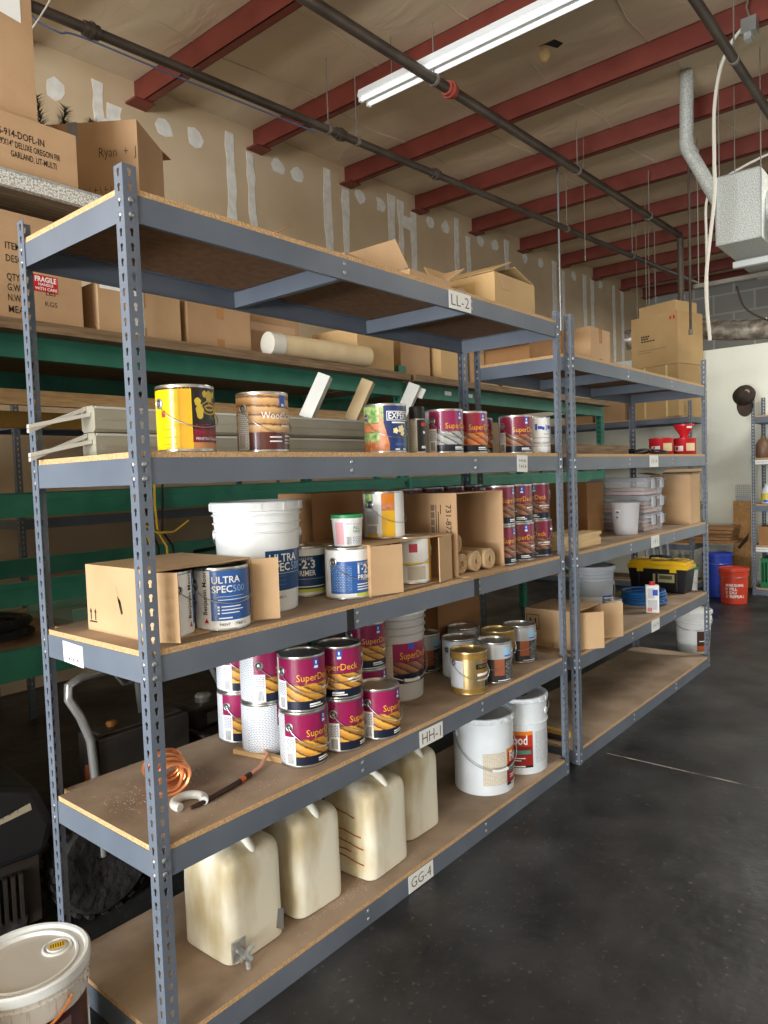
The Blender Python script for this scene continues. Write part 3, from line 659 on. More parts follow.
gloss('silver and black can with copper panel at the far right, rust on its rim', 2.26, .17, -20, TIN, silver_parts(20), None)
gloss('silver and black can with copper panel standing alone behind beside the pail', 1.83, .475, -20, TIN, silver_parts(22), None)
BRZ = mat('bronze_label', (156, 122, 60), .3, .4)
gold_parts = [(-180, 180, .84, HI, BRZ), (-180, 180, LO, .14, BRZ), (-180, 180, .14, .84, GOLDTIN), (-108, -44, .16, .8, PRINT, 1), (-4, 100, .6, .72, BLACK, 1), (-4, 100, .5, .6, BRZ, 1), (0, 80, .44, .5, WHITETXT, 2), (14, 100, .36, .44, BRZ, 1), (0, 80, .33, .36, WHITETXT, 2), (30, 100, .16, .3, BLACK, 1), (24, 50, .76, .8, mat('red_mark2', (190, 70, 50), .4), 2)]
gloss('gold finish can with white print panel, nearest of the six', 1.662, .095, 26, GOLDTIN, gold_parts, [('PENOFIN', 30, .63, .013, GOLDTIN, dict(bold=.02))], et=-80)
gloss('bronze can standing between the silver and black cans', 2.092, .20, 10, GOLDTIN, [(-180, 180, LO, HI, BRZ), (-20, 30, .2, .7, COPLAB, 1), (30, 80, .1, .5, GRAYM, 1), (0, 40, .3, .4, mat('orange_flash', (220, 130, 60), .4), 2)], None)
BLW = mat('pale_can_label', (206, 216, 224), .35)
gloss('pale white can at the left of the six behind the gold can', 1.845, .27, 30, TIN, [(-180, 180, LO, HI, BLW), (-30, 60, .1, .6, PRINT, 1)], None)
gloss('pale white can at the back of the six', 2.06, .385, 30, TIN, [(-180, 180, LO, HI, BLW), (-30, 60, .1, .6, PRINT, 1)], None)
# ================================================================ PLASTIC JUGS
JUG = mat('yellowed_plastic', (190, 172, 132), .45, 0, (230, 225, 206), 5, 10, .08, 14, lo=.36, hi=.54, stretch=(1, 1, .45))
JUGC = mat('cap_white', (222, 220, 206), .5)
def jug(label, x, y, w, d, h, rz, extra=None):
    t = thing('plastic_jug', label, 'jug', (x, y, S1), rz, 'yellowed plastic jugs on the bottom shelf')
    bm = bmesh.new()
    prof = [(0, .955), (.012, .985), (.03, 1.0), (.28, 1.0), (.55, .995), (.82, .985), (.90, .96), (.955, .86), (.99, .62), (1.0, .45)]
    rings = []
    for f, s in prof:
        ring = []
        cr = .045
        for q in range(4):
            cx, cy = (1, 1, -1, -1)[q], (-1, 1, 1, -1)[q]
            for i in range(5):
                a = [-PI / 2, 0, PI / 2, PI][q] + i * PI / 8
                px, py = cx * (w / 2 - cr) + cr * math.cos(a), cy * (d / 2 - cr) + cr * math.sin(a)
                fl = 1 - .06 * math.exp(-(px / (w * .10)) ** 2) * (1 if .02 < f < .95 else 0)
                wob = 1 + .012 * math.sin(9 * f + 5 * px * 10 + x * 20)
                ring.append(bm.verts.new((px * s * wob, py * s * fl * wob, f * h)))
        rings.append(ring)
    n = len(rings[0])
    for a, b_ in zip(rings, rings[1:]):
        for i in range(n): bm.faces.new((a[i], a[(i + 1) % n], b_[(i + 1) % n], b_[i]))
    bm.faces.new(rings[0][::-1]); bm.faces.new(rings[-1])
    me = bpy.data.meshes.new('body'); bm.to_mesh(me); bm.free(); me.materials.append(JUG)
    for p in me.polygons: p.use_smooth = True
    o = bpy.data.objects.new('body', me); COL.objects.link(o); o.parent = t
    m = o.modifiers.new('s', 'SUBSURF'); m.levels = m.render_levels = 2
    b = MB(); pts = [(.0, -d * .40, h * .86), (.0, -d * .40, h * .94), (.0, -d * .33, h * 1.005), (0, -d * .2, h * 1.045), (0, -d * .02, h * 1.06), (0, d * .15, h * 1.04), (0, d * .22, h * .99)]
    b.tube(pts, [.014, .015, .014, .013, .013, .014, .015], JUGC, 10); b.build('handle', t)
    if extra: extra(t, w, d, h)
    return t
def tap(t, w, d, h):
    b = MB(); y = -d * .5; b.box((-.115, y - .004, .02), (-.063, y + .004, .085), GALV); b.tube([(-.092, y, .055), (-.092, y - .03, .05), (-.077, y - .04, .03)], .012, ZINC, 8); b.tube([(-.112, y - .032, .04), (-.057, y - .032, .066)], .008, GALV, 8); b.tube([(-.082, y - .034, .03), (-.082, y - .036, .002)], .009, GALV, 8)
    b.build('tap', t)['label'] = 'metal drain tap wrapped with silver tape'
    b = MB(); b.poly([(w * .5 - .05, y - .001, .04), (w * .5 - .02, y - .001, .02), (w * .5 - .015, y - .001, .09), (w * .5 - .04, y - .001, .10)], mat('grey_tape', (132, 132, 130), .4), (0, .004, 0)); b.build('tape_patch', t)
def runs(t, w, d, h):
    b = MB()
    for x0, x1, z0, z1 in ((-.05, .06, .235, .255), (-.08, .08, .165, .185), (-.09, .04, .12, .14), (-.03, .08, .10, .105), (-.09, .08, .06, .085)):
        b.tube([(-w / 2 - .0022, x0 + (x1 - x0) * i / 6, z0 + (z1 - z0) * i / 6 + .0015 * math.sin(i * 2 + x0 * 50)) for i in range(7)], .0022, mat('rust_run', (164, 96, 44), .6), 6)
    b.build('rust_streak', t)
jug('nearest yellowed plastic jug, with a taped metal tap at its base', .415, .236, .240, .262, .352, .02, tap)
jug('second yellowed plastic jug from the near post, with a crumpled lower corner', .71, .222, .228, .238, .352, -.03)
jug('third yellowed plastic jug from the near post, with rusty orange streaks on its front', 1.04, .195, .25, .262, .352, .05, runs)
jug('farthest yellowed plastic jug, beside the dark gap under the HH-1 tag', 1.355, .245, .232, .232, .352, 0)
# ================================================================ CARDBOARD BOXES
def carton(label, x, y, z, w, d, h, rz=0, m=CARD, open_=None, flaps=(), group=None, marks=None, tape=None, name='cardboard_box'):
    """x, y = middle of the base; flaps = (edge, length, opening angle in degrees)"""
    t = thing(name, label, 'box', (x, y, z), rz, group); e = .005; b = MB()
    X, Y = w / 2, d / 2
    if open_ is None:
        b.box((-X, -Y, 0), (X, Y, h), m)
    else:
        b.box((-X, -Y, 0), (X, Y, e), m); b.box((-X, -Y, e), (-X + e, Y, h - e), m); b.box((X - e, -Y, e), (X, Y, h - e), m); b.box((-X + e, Y - e, e), (X - e, Y, h - e), m)
        if open_ == 'front': b.box((-X, -Y, h - e), (X, Y, h), m)
        if open_ == 'top': b.box((-X + e, -Y, e), (X - e, -Y + e, h - e), m)
    b.build('body', t, smooth=False)
    for ed, L, a in flaps:
        a = math.radians(a); b = MB()
        if open_ == 'front':
            P = {'l': ((-X, -Y, e), (math.cos(a), -math.sin(a), 0), (0, 0, h - 2 * e)), 'r': ((X, -Y, e), (-math.cos(a), -math.sin(a), 0), (0, 0, h - 2 * e)),
                 't': ((-X + e, -Y, h), (0, -math.sin(a), -math.cos(a)), (w - 2 * e, 0, 0)), 'b': ((-X + e, -Y, 0), (0, -math.sin(a), math.cos(a)), (w - 2 * e, 0, 0))}[ed]
        else:
            P = {'l': ((-X, -Y + e, h), (math.cos(a), 0, math.sin(a)), (0, d - 2 * e, 0)), 'r': ((X, -Y + e, h), (-math.cos(a), 0, math.sin(a)), (0, d - 2 * e, 0)),
                 'f': ((-X + e, -Y, h), (0, math.cos(a), math.sin(a)), (w - 2 * e, 0, 0)), 'b': ((-X + e, Y, h), (0, -math.cos(a), math.sin(a)), (w - 2 * e, 0, 0))}[ed]
        o, u, v = map(Vector, P); n = u.cross(v).normalized() * .004; u = u * L
        b.poly([o, o + u, o + u + v, o + v], m, n); b.build('flap', t, smooth=False)
    if tape:
        b = MB()
        for s in tape:
            if s == 'top': b.box((-X, -.025, h + .0002), (X, .025, h + .001), TAPE); b.build('tape', t, smooth=False)
            if s == 'front':
                b.box((-.025, -Y - .001, h - .09), (.025, -Y - .0002, h), TAPE); b.build('tape', t, smooth=False)
                b = MB(); b.box((-.025, -Y - .001, 0), (.025, -Y - .0002, .08), TAPE); b.build('tape', t, smooth=False)
    if marks:
        b = MB(); marks(b, X, Y, h); b.build('printing', t, smooth=False)
    return t
def left_face(X, Y):      # on the -x side, x runs towards -y
    return lambda y0, z0, ang=0: plane((-X - .0008, y0, z0), (0, -math.cos(ang), math.sin(ang)), (0, math.sin(ang), math.cos(ang)))
def front_face(Y):
    return lambda x0, z0, ang=0: plane((x0, -Y - .0008, z0), (math.cos(ang), 0, math.sin(ang)), (-math.sin(ang), 0, math.cos(ang)))
def arrows_up(b, f, y0, z0, s, frame=False):
    q = f(y0, z0)
    for dx in (-.3, .3):
        b.poly([q((dx + px) * s, py * s) for px, py in ((-.06, 0), (.06, 0), (.06, .5), (.16, .5), (0, .8), (-.16, .5), (-.06, .5))], INK, (0, 0, 0))
    b.poly([q(px * s, py * s) for px, py in ((-.5, -.18), (.5, -.18), (.5, -.08), (-.5, -.08))], INK, (0, 0, 0))
    if frame:
        for r in ((-.75, -.4, -.68, 1.1), (.68, -.4, .75, 1.1), (-.75, 1.03, .75, 1.1), (-.75, -.4, .75, -.33)):
            b.poly([q(px * s, py * s) for px, py in ((r[0], r[1]), (r[2], r[1]), (r[2], r[3]), (r[0], r[3]))], INK, (0, 0, 0))
def m_ultra(b, X, Y, h):
    f = left_face(X, Y); arrows_up(b, f, Y - .035, .035, .045)
    q = f(.02, .10); b.poly([q(*p) for p in ((-.03, -.01), (.0, .03), (.005, .055), (.03, .0), (.02, -.015))], CARDL, (0, 0, 0)); b.poly([q(*p) for p in ((.012, .02), (.03, .005), (.04, -.03), (.03, -.035))], INK, (0, 0, 0))
carton('open cardboard box lying on its side around the white and blue cans', 0.2475, .26, S3, .346, .375, .205, 0, CARDL, 'front', (('l', .075, 62), ('r', .085, 150)), marks=m_ultra)
carton('low open cardboard box with a yellow and white can inside, below the tall torn box', 1.2125, .205, S3, .525, .33, .193, 0, CARDL, 'front', (('l', .14, 18), ('r', .14, 14)))
YW = [(-180, -16, LO, HI, WHITETXT), (-16, 22, LO, .6, mat('golden_label', (240, 186, 40), .35), 1), (-16, 22, .6, .75, TERRA, 1), (-16, 22, .75, HI, mat('orange_label', (222, 128, 36), .35), 1), (22, 180, LO, HI, WHITETXT), (-62, -28, LO, .12, mat('golden_label', (240, 186, 40), .35), 2), (-58, -30, .1, .28, BARS, 3), (-64, -26, .32, .6, PRINT, 1), (-70, -40, .66, HI, LEAF, 1)]
x, y = 1.215, .19
gallon('paint_can', 'white and golden yellow can standing on top of the low open box', (x, y, S3 + .194), face_cam(x, y, 10), YW, None, et=-50)
x, y = 1.30, .125
gallon('paint_can', 'yellow and white can inside the low open cardboard box', (x, y, S3 + .0055), face_cam(x, y, 0), [(-180, -30, LO, HI, mat('golden_label', (240, 186, 40), .35)), (-30, 60, LO, HI, WHITETXT), (60, 180, LO, HI, mat('golden_label', (240, 186, 40), .35)), (-30, 60, .42, .46, YLAB, 1), (-10, 45, .1, .38, PRINTD, 1), (-4, 20, .68, .86, mat('red_flower_mark', (190, 60, 80), .4), 1)], None, drop=.06)
def m_731(b, X, Y, h):
    f = left_face(X, Y); b.text('731-8728', .027, INK, f(-Y + .055, h - .05, -PI / 2), align='L', bold=.01); q = f(0, h - .05, -PI / 2)
    for i, (a, c) in enumerate(((-.012, .04), (.03, .1), (.0, .12))):
        q = f(-Y + .085 + .012 * i, h - .05 - max(0, a), -PI / 2); b.poly([q(0, 0), q(c, 0), q(c, .004), q(0, .004)], INK, (0, 0, 0))
    for i in range(5):
        q = f(-Y + .135, h - .05 - i * .032, -PI / 2); b.poly([q(0, 0), q(.026, 0), q(.026, .02), q(0, .02)], mat('grey_print', (110, 96, 80), .7), (0, 0, 0))
carton('tall torn cardboard box on its side with paper rolls inside', 1.705, .20, S3, .385, .33, .362, 0, CARD, 'front', (('b', .05, 88),), marks=m_731)
PAP = mat('brown_paper_roll', (170, 142, 106), .75, 0, (190, 162, 124), 8, 4)
for i, (x, z, r, y0) in enumerate(((1.585, .050, .044, .06), (1.676, .052, .046, .045), (1.772, .053, .047, .035), (1.575, .138, .042, .08))):
    b = MB(); n = 60; pr = []
    M = Matrix.Translation((x, y0, S3 + .0055 + z - .005)) @ Matrix.Rotation(-PI / 2, 4, 'X')
    b.lathe([(r * .28, .02), (r * .3, 0), (r * .5, .004), (r * .55, .001), (r * .75, .004), (r * .8, .001), (r, .003), (r, .24), (.0, .24)], 24, PAP, M=M)
    tag(b.build('paper_roll'), ['brown paper roll in the torn box, lower left', 'brown paper roll in the torn box, lower middle', 'brown paper roll in the torn box, lower right', 'brown paper roll lying on top of the others in the torn box'][i], 'paper roll', 'paper rolls in the torn box')
carton('plain brown box at the back of the middle shelf behind the small tub', 1.22, .475, S3, .46, .2, .385, 0, CARDD, tape=('top',))
carton('dark brown box at the back of the second shelf beside the rear post', 2.16, .538, S2, .40, .125, .36, 0, mat('cardboard_dark', (134, 94, 56), .85))
def m_u2(b, X, Y, h):
    f = left_face(X, Y); arrows_up(b, f, Y - .05, h - .095, .055, True)
    f = front_face(Y)
carton('open cardboard box with up arrows and spread flaps on the toolbox shelf', 2.835, .205, V2, .345, .31, .215, 0, CARDL, 'front', (('l', .17, 40), ('r', .14, 140)), marks=m_u2)
# top of the front unit
c = carton('torn cardboard box under the roof beams on the top shelf above the LL-2 tag', 2.235, .31, S5, .40, .36, .205, 0, CARDY, 'top', (('l', .19, 22), ('r', .20, 16), ('b', .12, 120)))
b = MB(); pts = [(.0 + .055 * math.cos(a) * (1 + .25 * math.sin(3 * a)), -.1812, .16 + .045 * math.sin(a) * (1 + .3 * math.cos(2 * a))) for a in [i * PI / 8 for i in range(16)]]
b.poly([(p[0] - .1, p[1], p[2]) for p in pts], CARDL, (0, -.001, 0)); b.build('torn_patch', c, smooth=False)
b = MB(); b.poly([(-.2012 + 0 * a, .02 + .035 * math.cos(a), .12 + .04 * math.sin(a)) for a in [i * PI / 6 for i in range(12)]], mat('grey_sticker', (190, 186, 178), .7), (.0008, 0, 0)); b.build('sticker', c, smooth=False)
carton('shallow open cardboard tray with raised flaps on the top shelf', 1.58, .33, S5, .30, .30, .11, 0, CARDL, 'top', (('l', .13, 130), ('r', .15, 150), ('b', .13, 100)))
carton('small low cardboard carton at the middle of the top shelf', 1.27, .40, S5, .22, .16, .15, .1, CARDL, 'top', (('b', .05, 90),))
carton('low flattened cardboard carton lying on the top shelf near the front post', .86, .30, S5, .34, .24, .075, -.05, CARDD, 'top', (('l', .1, 30),))
b = MB(); b.box((-.14, -.1, 0), (.14, .1, .012), CARDD); b.box((-.13, -.09, .012), (.10, .1, .026), CARD, Matrix.Rotation(.1, 4, 'Z'))
tag(b.build('cardboard_sheet', loc=(.58, .36, S5), rz=.2, smooth=False), 'folded cardboard sheet lying on the top shelf left of the cartons', 'cardboard')
# unit two
carton('tall plain cardboard box on the lower top shelf right of the twin posts', 3.46, .34, V5, .30, .26, .27, 0, CARDL, tape=('front',))
carton('long brown box at the left of the lower top shelf behind the twin posts', 2.86, .44, V5, .4, .3, .22, 0, CARDD, tape=('front',))
carton('cardboard box at the right end of the middle shelf beside the clear storage boxes', 4.80, .19, V3, .25, .30, .385, 0, CARDL, 'top', (('r', .12, 165), ('b', .1, 170)))
carton('brown cardboard box standing behind the clear storage boxes', 3.56, .45, V3, .26, .28, .36, 0, CARDD, marks=lambda b, X, Y, h: scribble(b, left_face(X, Y)(0, .16), .12, .03, 5))
# ================================================================ LOOSE GOODS ON THE SHELVES
b = MB(); b.box((0, -.011, 0), (.31, .011, .018), WOOD)
tag(b.build('wood_stick', loc=(.565, .385, S2 + .0003), rz=math.atan2(-.30, .06), smooth=False), 'short pale wooden stick lying in front of the stacked deck stain cans', 'stick')
b = MB(); pts = []
for i in range(190):
    a = i / 190 * 2 * PI * 9.3; rr = .046 + .010 * math.sin(a * .37) + .004 * math.sin(a * 1.9)
    pts.append((rr * math.cos(a) * 1.05, -.075 + i / 190 * .16 + .012 * math.sin(a * .5), .063 + rr * math.sin(a) * .9))
b.tube(pts, .0064, COPPER, 8)
co = thing('copper_coil', 'coil of copper tubing beside the near post on the second shelf', 'tubing', (.235, .30, S2), -.35)
b.build('coil', co)
b = MB(); b.tube([pts[-1], Vector(pts[-1]) + Vector((.03, .02, -.012)), Vector(pts[-1]) + Vector((.05, .015, -.03))], .007, BLACK, 8); b.build('end_cap', co)
b = MB(); b.tube([(.045 * math.cos(a), .045 * math.sin(a), .014) for a in [i * 2 * PI / 20 - .9 for i in range(15)]], .0135, mat('clear_hose', (226, 226, 218), .3, trans=.35), 10)
tag(b.build('clear_hose', loc=(.213, .160, S2)), 'short curl of whitish clear hose beside the copper coil', 'hose')
b = MB(); q = [(.195, .125), (.25, .128), (.32, .138), (.39, .152), (.46, .172)]; z = S2 + .0098
ct = thing('insulated_copper_pipe', 'dark insulated copper pipe with bare end lying across the second shelf', 'pipe', (0, 0, 0))
b.tube([(x, y, z) for x, y in q], [.006, .008, .0085, .0085, .0085], mat('black_insulation', (40, 24, 18), .7, 0, (58, 34, 24), 12, 4), 8); b.build('insulation', ct)
b = MB(); b.tube([(.46, .172, z), (.52, .192, z + .002), (.58, .225, z + .014), (.60, .262, z + .016)], .0058, mat('bare_copper', (226, 160, 128), .4, .4), 8); b.build('bare_end', ct)
b = MB(); b.wrap(.0092, -180, 180, -.012, .012, mat('torn_copper', (206, 96, 40), .4, .4)); b.build('torn_gap', ct, rot=(PI / 2, 0, -1.29), loc=(.415, .159, z))
# saw dust on the second and bottom shelves
DUST = mat('plaster_dust', (214, 204, 190), .9)
for nm, cx, cy, cz, sx_, sy_, n_, lab in (('dust', .20, .34, S2, .10, .05, 260, 'pale plaster dust scattered on the second shelf near the copper coil'), ('dust', .79, .10, S1, .13, .035, 220, 'pale plaster dust on the bottom shelf before the plastic jugs'), ('dust', .33, .10, S2, .12, .03, 70, 'pale plaster dust beside the insulated pipe')):
    b = MB()
    for i in range(n_):
        x, y = random.gauss(cx, sx_), random.gauss(cy, sy_)
        if not (.045 < y < .56 and x > .05): continue
        s = random.uniform(.0006, .0022); a = random.random() * 3
        b.poly([(x + s * math.cos(a + k * 2.1), y + s * math.sin(a + k * 2.1), cz + .0002) for k in range(3)], DUST, (0, 0, .0006))
    tag(b.build(nm, smooth=False), lab, 'dust', kind='stuff')
# aluminium planks with legs and brackets on the upper shelf
AL = mat('weathered_aluminium', (150, 146, 132), .5, .25, (176, 170, 150), 3, 6, lo=.3, hi=.7); ALL = mat('pale_aluminium', (204, 202, 194), .45, .3)
def plank(label, z0, x0, x1, y):
    t = thing('metal_plank', label, 'plank', (0, y, z0), 0, 'long metal planks on the upper shelf'); b = MB(); h = .084; r = .010
    def outline(x): return [(x, 0, r), (x, r, 0), (x, .075, 0), (x, .085, r), (x, .085, h - r), (x, .075, h), (x, r, h), (x, 0, h - r)]
    b.poly(outline(x0), AL, (x1 - x0, 0, 0)); b.box((x0 + .02, -.0025, h * .46), (x1 - .02, 0, h * .49), AL); b.build('body', t)
    b = MB(); b.box((x0 + .002, -.004, h - .010), (x1 - .002, .0, h - .003), ALL); b.build('rail', t)
    for i in (0, 1):
        b = MB(); y0 = .02; b.poly([(x0 - .002, y0 - .0 + .03 * i, .05 + i * .02), (x0 - .002, y0 - .0 + .03 * i, .062 + i * .02), (x0 - .19, y0 + .02 + .0 * i, .020 - .014 * i), (x0 - .19, y0 + .02, .008 - .014 * i)], ALL, (0, .016, 0)); b.build('leg', t)
    return t
p1 = plank('long weathered metal plank on the upper shelf, lower of two', S4 + .0003, .155, 1.56, .49)
p2 = plank('long weathered metal plank on the upper shelf, upper of two', S4 + .087, .155, 1.56, .49)
for i, (x, lab) in enumerate(((1.13, 'pale metal bracket tilting up behind the paint cans, leftmost of three'), (1.42, 'tan metal bracket tilting up behind the paint cans, middle of three'), (1.72, 'pale metal bracket with hooked top tilting up behind the paint cans, rightmost'))):
    m = (ALL, mat('tan_metal', (196, 172, 132), .5, .2), ALL)[i]
    z = S4 + .2045; y = (.50, .51, .47)[i]
    a_ = Vector((.36, -.26, .9)).normalized(); n_ = Vector((-.93, -.36, 0)); w_ = a_.cross(n_).normalized(); w_ = -w_ if w_.x < 0 else w_; n_ = w_.cross(a_).normalized(); n_ = -n_ if n_.y > 0 else n_
    b = MB(); q = lambda u_, v_, k_: a_ * v_ + w_ * u_ - n_ * k_
    def slab(u0, u1, k0, k1, v0=-.062, v1=.14): b.poly([q(u0, v0, k0), q(u1, v0, k0), q(u1, v0, k1), q(u0, v0, k1)], m, a_ * (v1 - v0))
    slab(-.029, .029, 0, .003); slab(-.029, -.026, .003, .035); slab(.026, .029, .003, .035)
    if i == 2: slab(.029, .056, .030, .034, .09, .14)
    o = b.build('metal_bracket', loc=(x, y, z + .024), smooth=False); tag(o, lab, 'bracket', 'metal brackets behind the cans')
# planks of wood
def woodbox(name, label, x, y, z, sx_, sy_, sz, rz=0, m=WOOD, group=None, cat='board'):
    b = MB(); b.box((-sx_ / 2, -sy_ / 2, 0), (sx_ / 2, sy_ / 2, sz), m)
    return tag(b.build(name, loc=(x, y, z), rz=rz, smooth=False), label, cat, group)
lv = ('bottom', 'second', 'third', 'topmost')
PALEW = mat('pale_wood', (214, 182, 132), .7, 0, (226, 196, 148), 4, 4, stretch=(2, 14, 14))
for i in range(4): woodbox('wood_board', f'pale wooden board in the neat stack behind the twin posts, {lv[i]}', 2.86 + .01 * (i % 2), .135, V3 + .0004 + .0195 * i, .44, .12, .019, .02 * (i % 3 - 1), PALEW, 'pale board stack on the middle shelf')
for i, (x, y, L) in enumerate(((3.02, .42, .60), (3.10, .34, .52), (3.04, .47, .56))): woodbox('wood_board', f'weathered board lying loose behind the neat board stack, {("lowest", "middle", "top")[i]}', x, y if i < 2 else .40, V3 + .0004 + .024 * i, L, .14, .023, .05 * (i - 1), mat('brown_board', (166, 126, 80), .75, 0, (186, 146, 98), 5, 5, stretch=(2, 12, 12)), 'loose boards on the middle shelf')
woodbox('wood_board', 'weathered brown board on the upper shelf of the far unit', 3.16, .16, V4 + .0003, .96, .10, .06, 0, WOODG)
for i in range(3): woodbox('wood_trim', f'{("dark", "brown", "golden")[i]} wooden trim strip on the bottom shelf just behind the twin posts, {("nearest", "middle", "farthest")[i]} of three', 2.645 + .035 * i, .30, V1 + .0003, .36, .030, .020 + .006 * i, PI / 2 + .02 - .02 * i, (mat('dark_trim', (54, 44, 36), .5), mat('brown_trim', (176, 130, 76), .5), mat('gold_trim', (218, 178, 104), .4))[i], 'trim strips on the bottom shelf')
# far unit, toolbox shelf
def t_box():
    t = thing('toolbox', 'black toolbox with a yellow lid on the far shelf', 'toolbox', (4.845, .325, V2), 0)
    b = MB(); b.poly([(-.095, -.215, 0), (.095, -.215, 0), (.108, -.23, .185), (-.108, -.23, .185)], BLACK, (0, .01, 0))
    b.v = []; b.f = []; b.m = []; b.uv = []
    n = 0
    bot = [(-.092, -.21, 0), (.092, -.21, 0), (.092, .21, 0), (-.092, .21, 0)]; top = [(-.108, -.232, .19), (.108, -.232, .19), (.108, .232, .19), (-.108, .232, .19)]
    b.v += [Vector(p) for p in bot + top]; b.face((3, 2, 1, 0), BLACK); b.face((4, 5, 6, 7), BLACK)
    for i in range(4): b.face((i, (i + 1) % 4, 4 + (i + 1) % 4, 4 + i), BLACK)
    for y in (-.15, 0, .15): b.box((-.112, y - .012, .02), (-.098, y + .012, .17), BLACK)
    o = b.build('body', t, smooth=False); m = o.modifiers.new('b', 'BEVEL'); m.width = .006; m.segments = 2
    b = MB(); b.box((-.114, -.238, .19), (.114, .238, .222), YELLOW); b.box((-.10, -.225, .222), (.10, .225, .25), YELLOW)
    for y in (-.12, .12): b.box((-.103, y - .07, .25), (.103, y + .07, .256), YELLOW)
    o = b.build('lid', t, smooth=False); m = o.modifiers.new('b', 'BEVEL'); m.width = .007; m.segments = 2
    for y in (-.13, .13):
        b = MB(); b.box((-.119, y - .025, .165), (-.112, y + .025, .232), YELLOW); b.build('latch', t, smooth=False)
    b = MB(); b.tube([(-.0, -.09, .25), (0, -.085, .275), (0, 0, .282), (0, .085, .275), (0, .09, .25)], .011, BLACK, 8); b.build('handle', t)
    b = MB(); b.box((-.1095, -.16, .085), (-.1075, .03, .15), mat('toolbox_sticker', (176, 172, 120), .5)); b.box((-.1105, -.12, .11), (-.1094, -.02, .14), mat('sticker_dark', (90, 84, 60), .5)); b.build('sticker', t, smooth=False)
t_box()
ho = MB(); HB = mat('blue_hose', (30, 100, 168), .4)
pts = []
for i in range(190):
    a = i / 190 * 2 * PI * 7; k = i / 190; rr = .165 + .014 * math.sin(a * .31) + .008 * math.sin(a * 1.3)
    pts.append((rr * math.cos(a), .86 * rr * math.sin(a), .012 + k * .095 + .006 * math.sin(a * .7)))
ho.tube(pts, .0085, HB, 8); tag(ho.build('hose_coil', loc=(4.20, .235, V2)), 'coil of blue air hose in front of the toolbox', 'hose')
t = thing('carton', 'slim white carton with red top standing against the blue hose coil', 'carton', (3.93, .075, V2), face_cam(3.93, .075, 8))
b = MB(); b.box((-.042, -.022, 0), (.042, .022, .19), PAPER); b.build('body', t, smooth=False)
b = MB(); b.box((-.032, -.0225, .1), (.012, -.0221, .17), PRINT); b.box((-.032, -.0225, .02), (.03, -.0221, .09), PRINT); b.box((-.034, -.0227, .01), (-.004, -.0223, .035), mat('pink_block', (214, 120, 120), .5)); b.box((.0, -.0227, .12), (.034, -.0223, .16), BLUELOGO)
b.build('printing', t, smooth=False)
b = MB(); b.lathe([(.02, .1902), (.02, .212), (.018, .214), (0, .214)], 16, RED); b.build('cap', t)
def grey_lab(t, R, h):
    b = MB(); lw(b, R, h, -50, 30, .12, .44, WHITETXT); lw(b, R, h, 30, 70, .12, .46, BLUELOGO); lw(b, R, h, 34, 60, .2, .26, WHITETXT, .0006); lw(b, R, h, -44, 20, .16, .3, PRINT, .0006); b.build('label', t)
x, y = 4.03, .47
pail('pail', 'grey lidded pail with blue and white label left of the toolbox', (x - .42, y - .1, V2), face_cam(x, y), .128, .146, .345, mat('grey_plastic', (176, 182, 188), .45), lid=mat('grey_plastic', (176, 182, 188), .45), hz=.68, drop=.2, labels=grey_lab)
for i, (x, y, lab) in enumerate(((3.44, .155, 'blue can on the toolbox shelf beside the open cardboard box'),)):
    gallon('paint_can', lab, (x, y, V2), face_cam(x, y, 10), [(-180, 180, LO, HI, mat('deep_blue_label', (30, 62, 140), .3)), (-40, 40, .5, .6, WHITETXT, 1), (-40, 40, .3, .34, WHITETXT, 1), (-30, 30, .14, .2, WHITETXT, 1), (-180, 180, .84, HI, WHITETXT, 1)], None, r=.056, h=.165, handle=False)
# clear storage boxes
PINK = mat('pink_contents', (232, 178, 166), .6)
def storage(i):
    z = V3 + .0004 + .126 * i
    t = thing('storage_box', f'clear plastic storage box of tile samples, {("bottom", "middle", "top")[i]} of the stack', 'storage box', (4.08, .30, z), 0, 'clear storage boxes on the middle shelf')
    b = MB(); e = .003; X0, Y0, X1, Y1, h = .15, .195, .165, .212, .098
    bot = [(-X0, -Y0, 0), (X0, -Y0, 0), (X0, Y0, 0), (-X0, Y0, 0)]; top = [(-X1, -Y1, h), (X1, -Y1, h), (X1, Y1, h), (-X1, Y1, h)]
    b.v += [Vector(p) for p in bot + top] + [Vector((p[0] * .975, p[1] * .975, p[2] + (e if p[2] == 0 else 0))) for p in bot + top]
    b.face((3, 2, 1, 0), CLEARP); b.face((8, 9, 10, 11), CLEARP)
    for k in range(4):
        j = (k + 1) % 4; b.face((k, j, 4 + j, 4 + k), CLEARP); b.face((8 + j, 8 + k, 12 + k, 12 + j), CLEARP); b.face((4 + k, 4 + j, 12 + j, 12 + k), CLEARP)
    b.build('body', t, smooth=False)
    lidm = mat('lid_plastic', (206, 210, 220), .35, alpha=.5)
    b = MB(); b.box((-.172, -.218, h + .0005), (.172, .218, h + .012), lidm); b.box((-.155, -.2, h + .012), (.155, .2, h + .024), lidm); b.build('lid', t, smooth=False)
    for x in (-.085, .085):
        b = MB(); b.box((x - .035, -.226, h - .05), (x + .035, -.2185, h + .016), lidm); b.build('latch', t, smooth=False)
        b = MB(); b.box((x + .035, -.228, h - .055), (x + .047, -.2185, h + .018), BLACK); b.build('clip', t, smooth=False)
    for k in range(3 if i != 2 else 2):
        b = MB(); b.box((-.13, -.17, .006 + k * .026), (.125 - .02 * k, .17, .006 + k * .026 + .018), (PINK, CARDL, PINK)[k]); b.build('contents', t, smooth=False)
for i in range(3): storage(i)
x, y = 3.72, .17
t = thing('plastic_pitcher', 'clear plastic mixing pitcher in front of the storage boxes', 'pitcher', (x, y, V3), face_cam(x, y, 0))
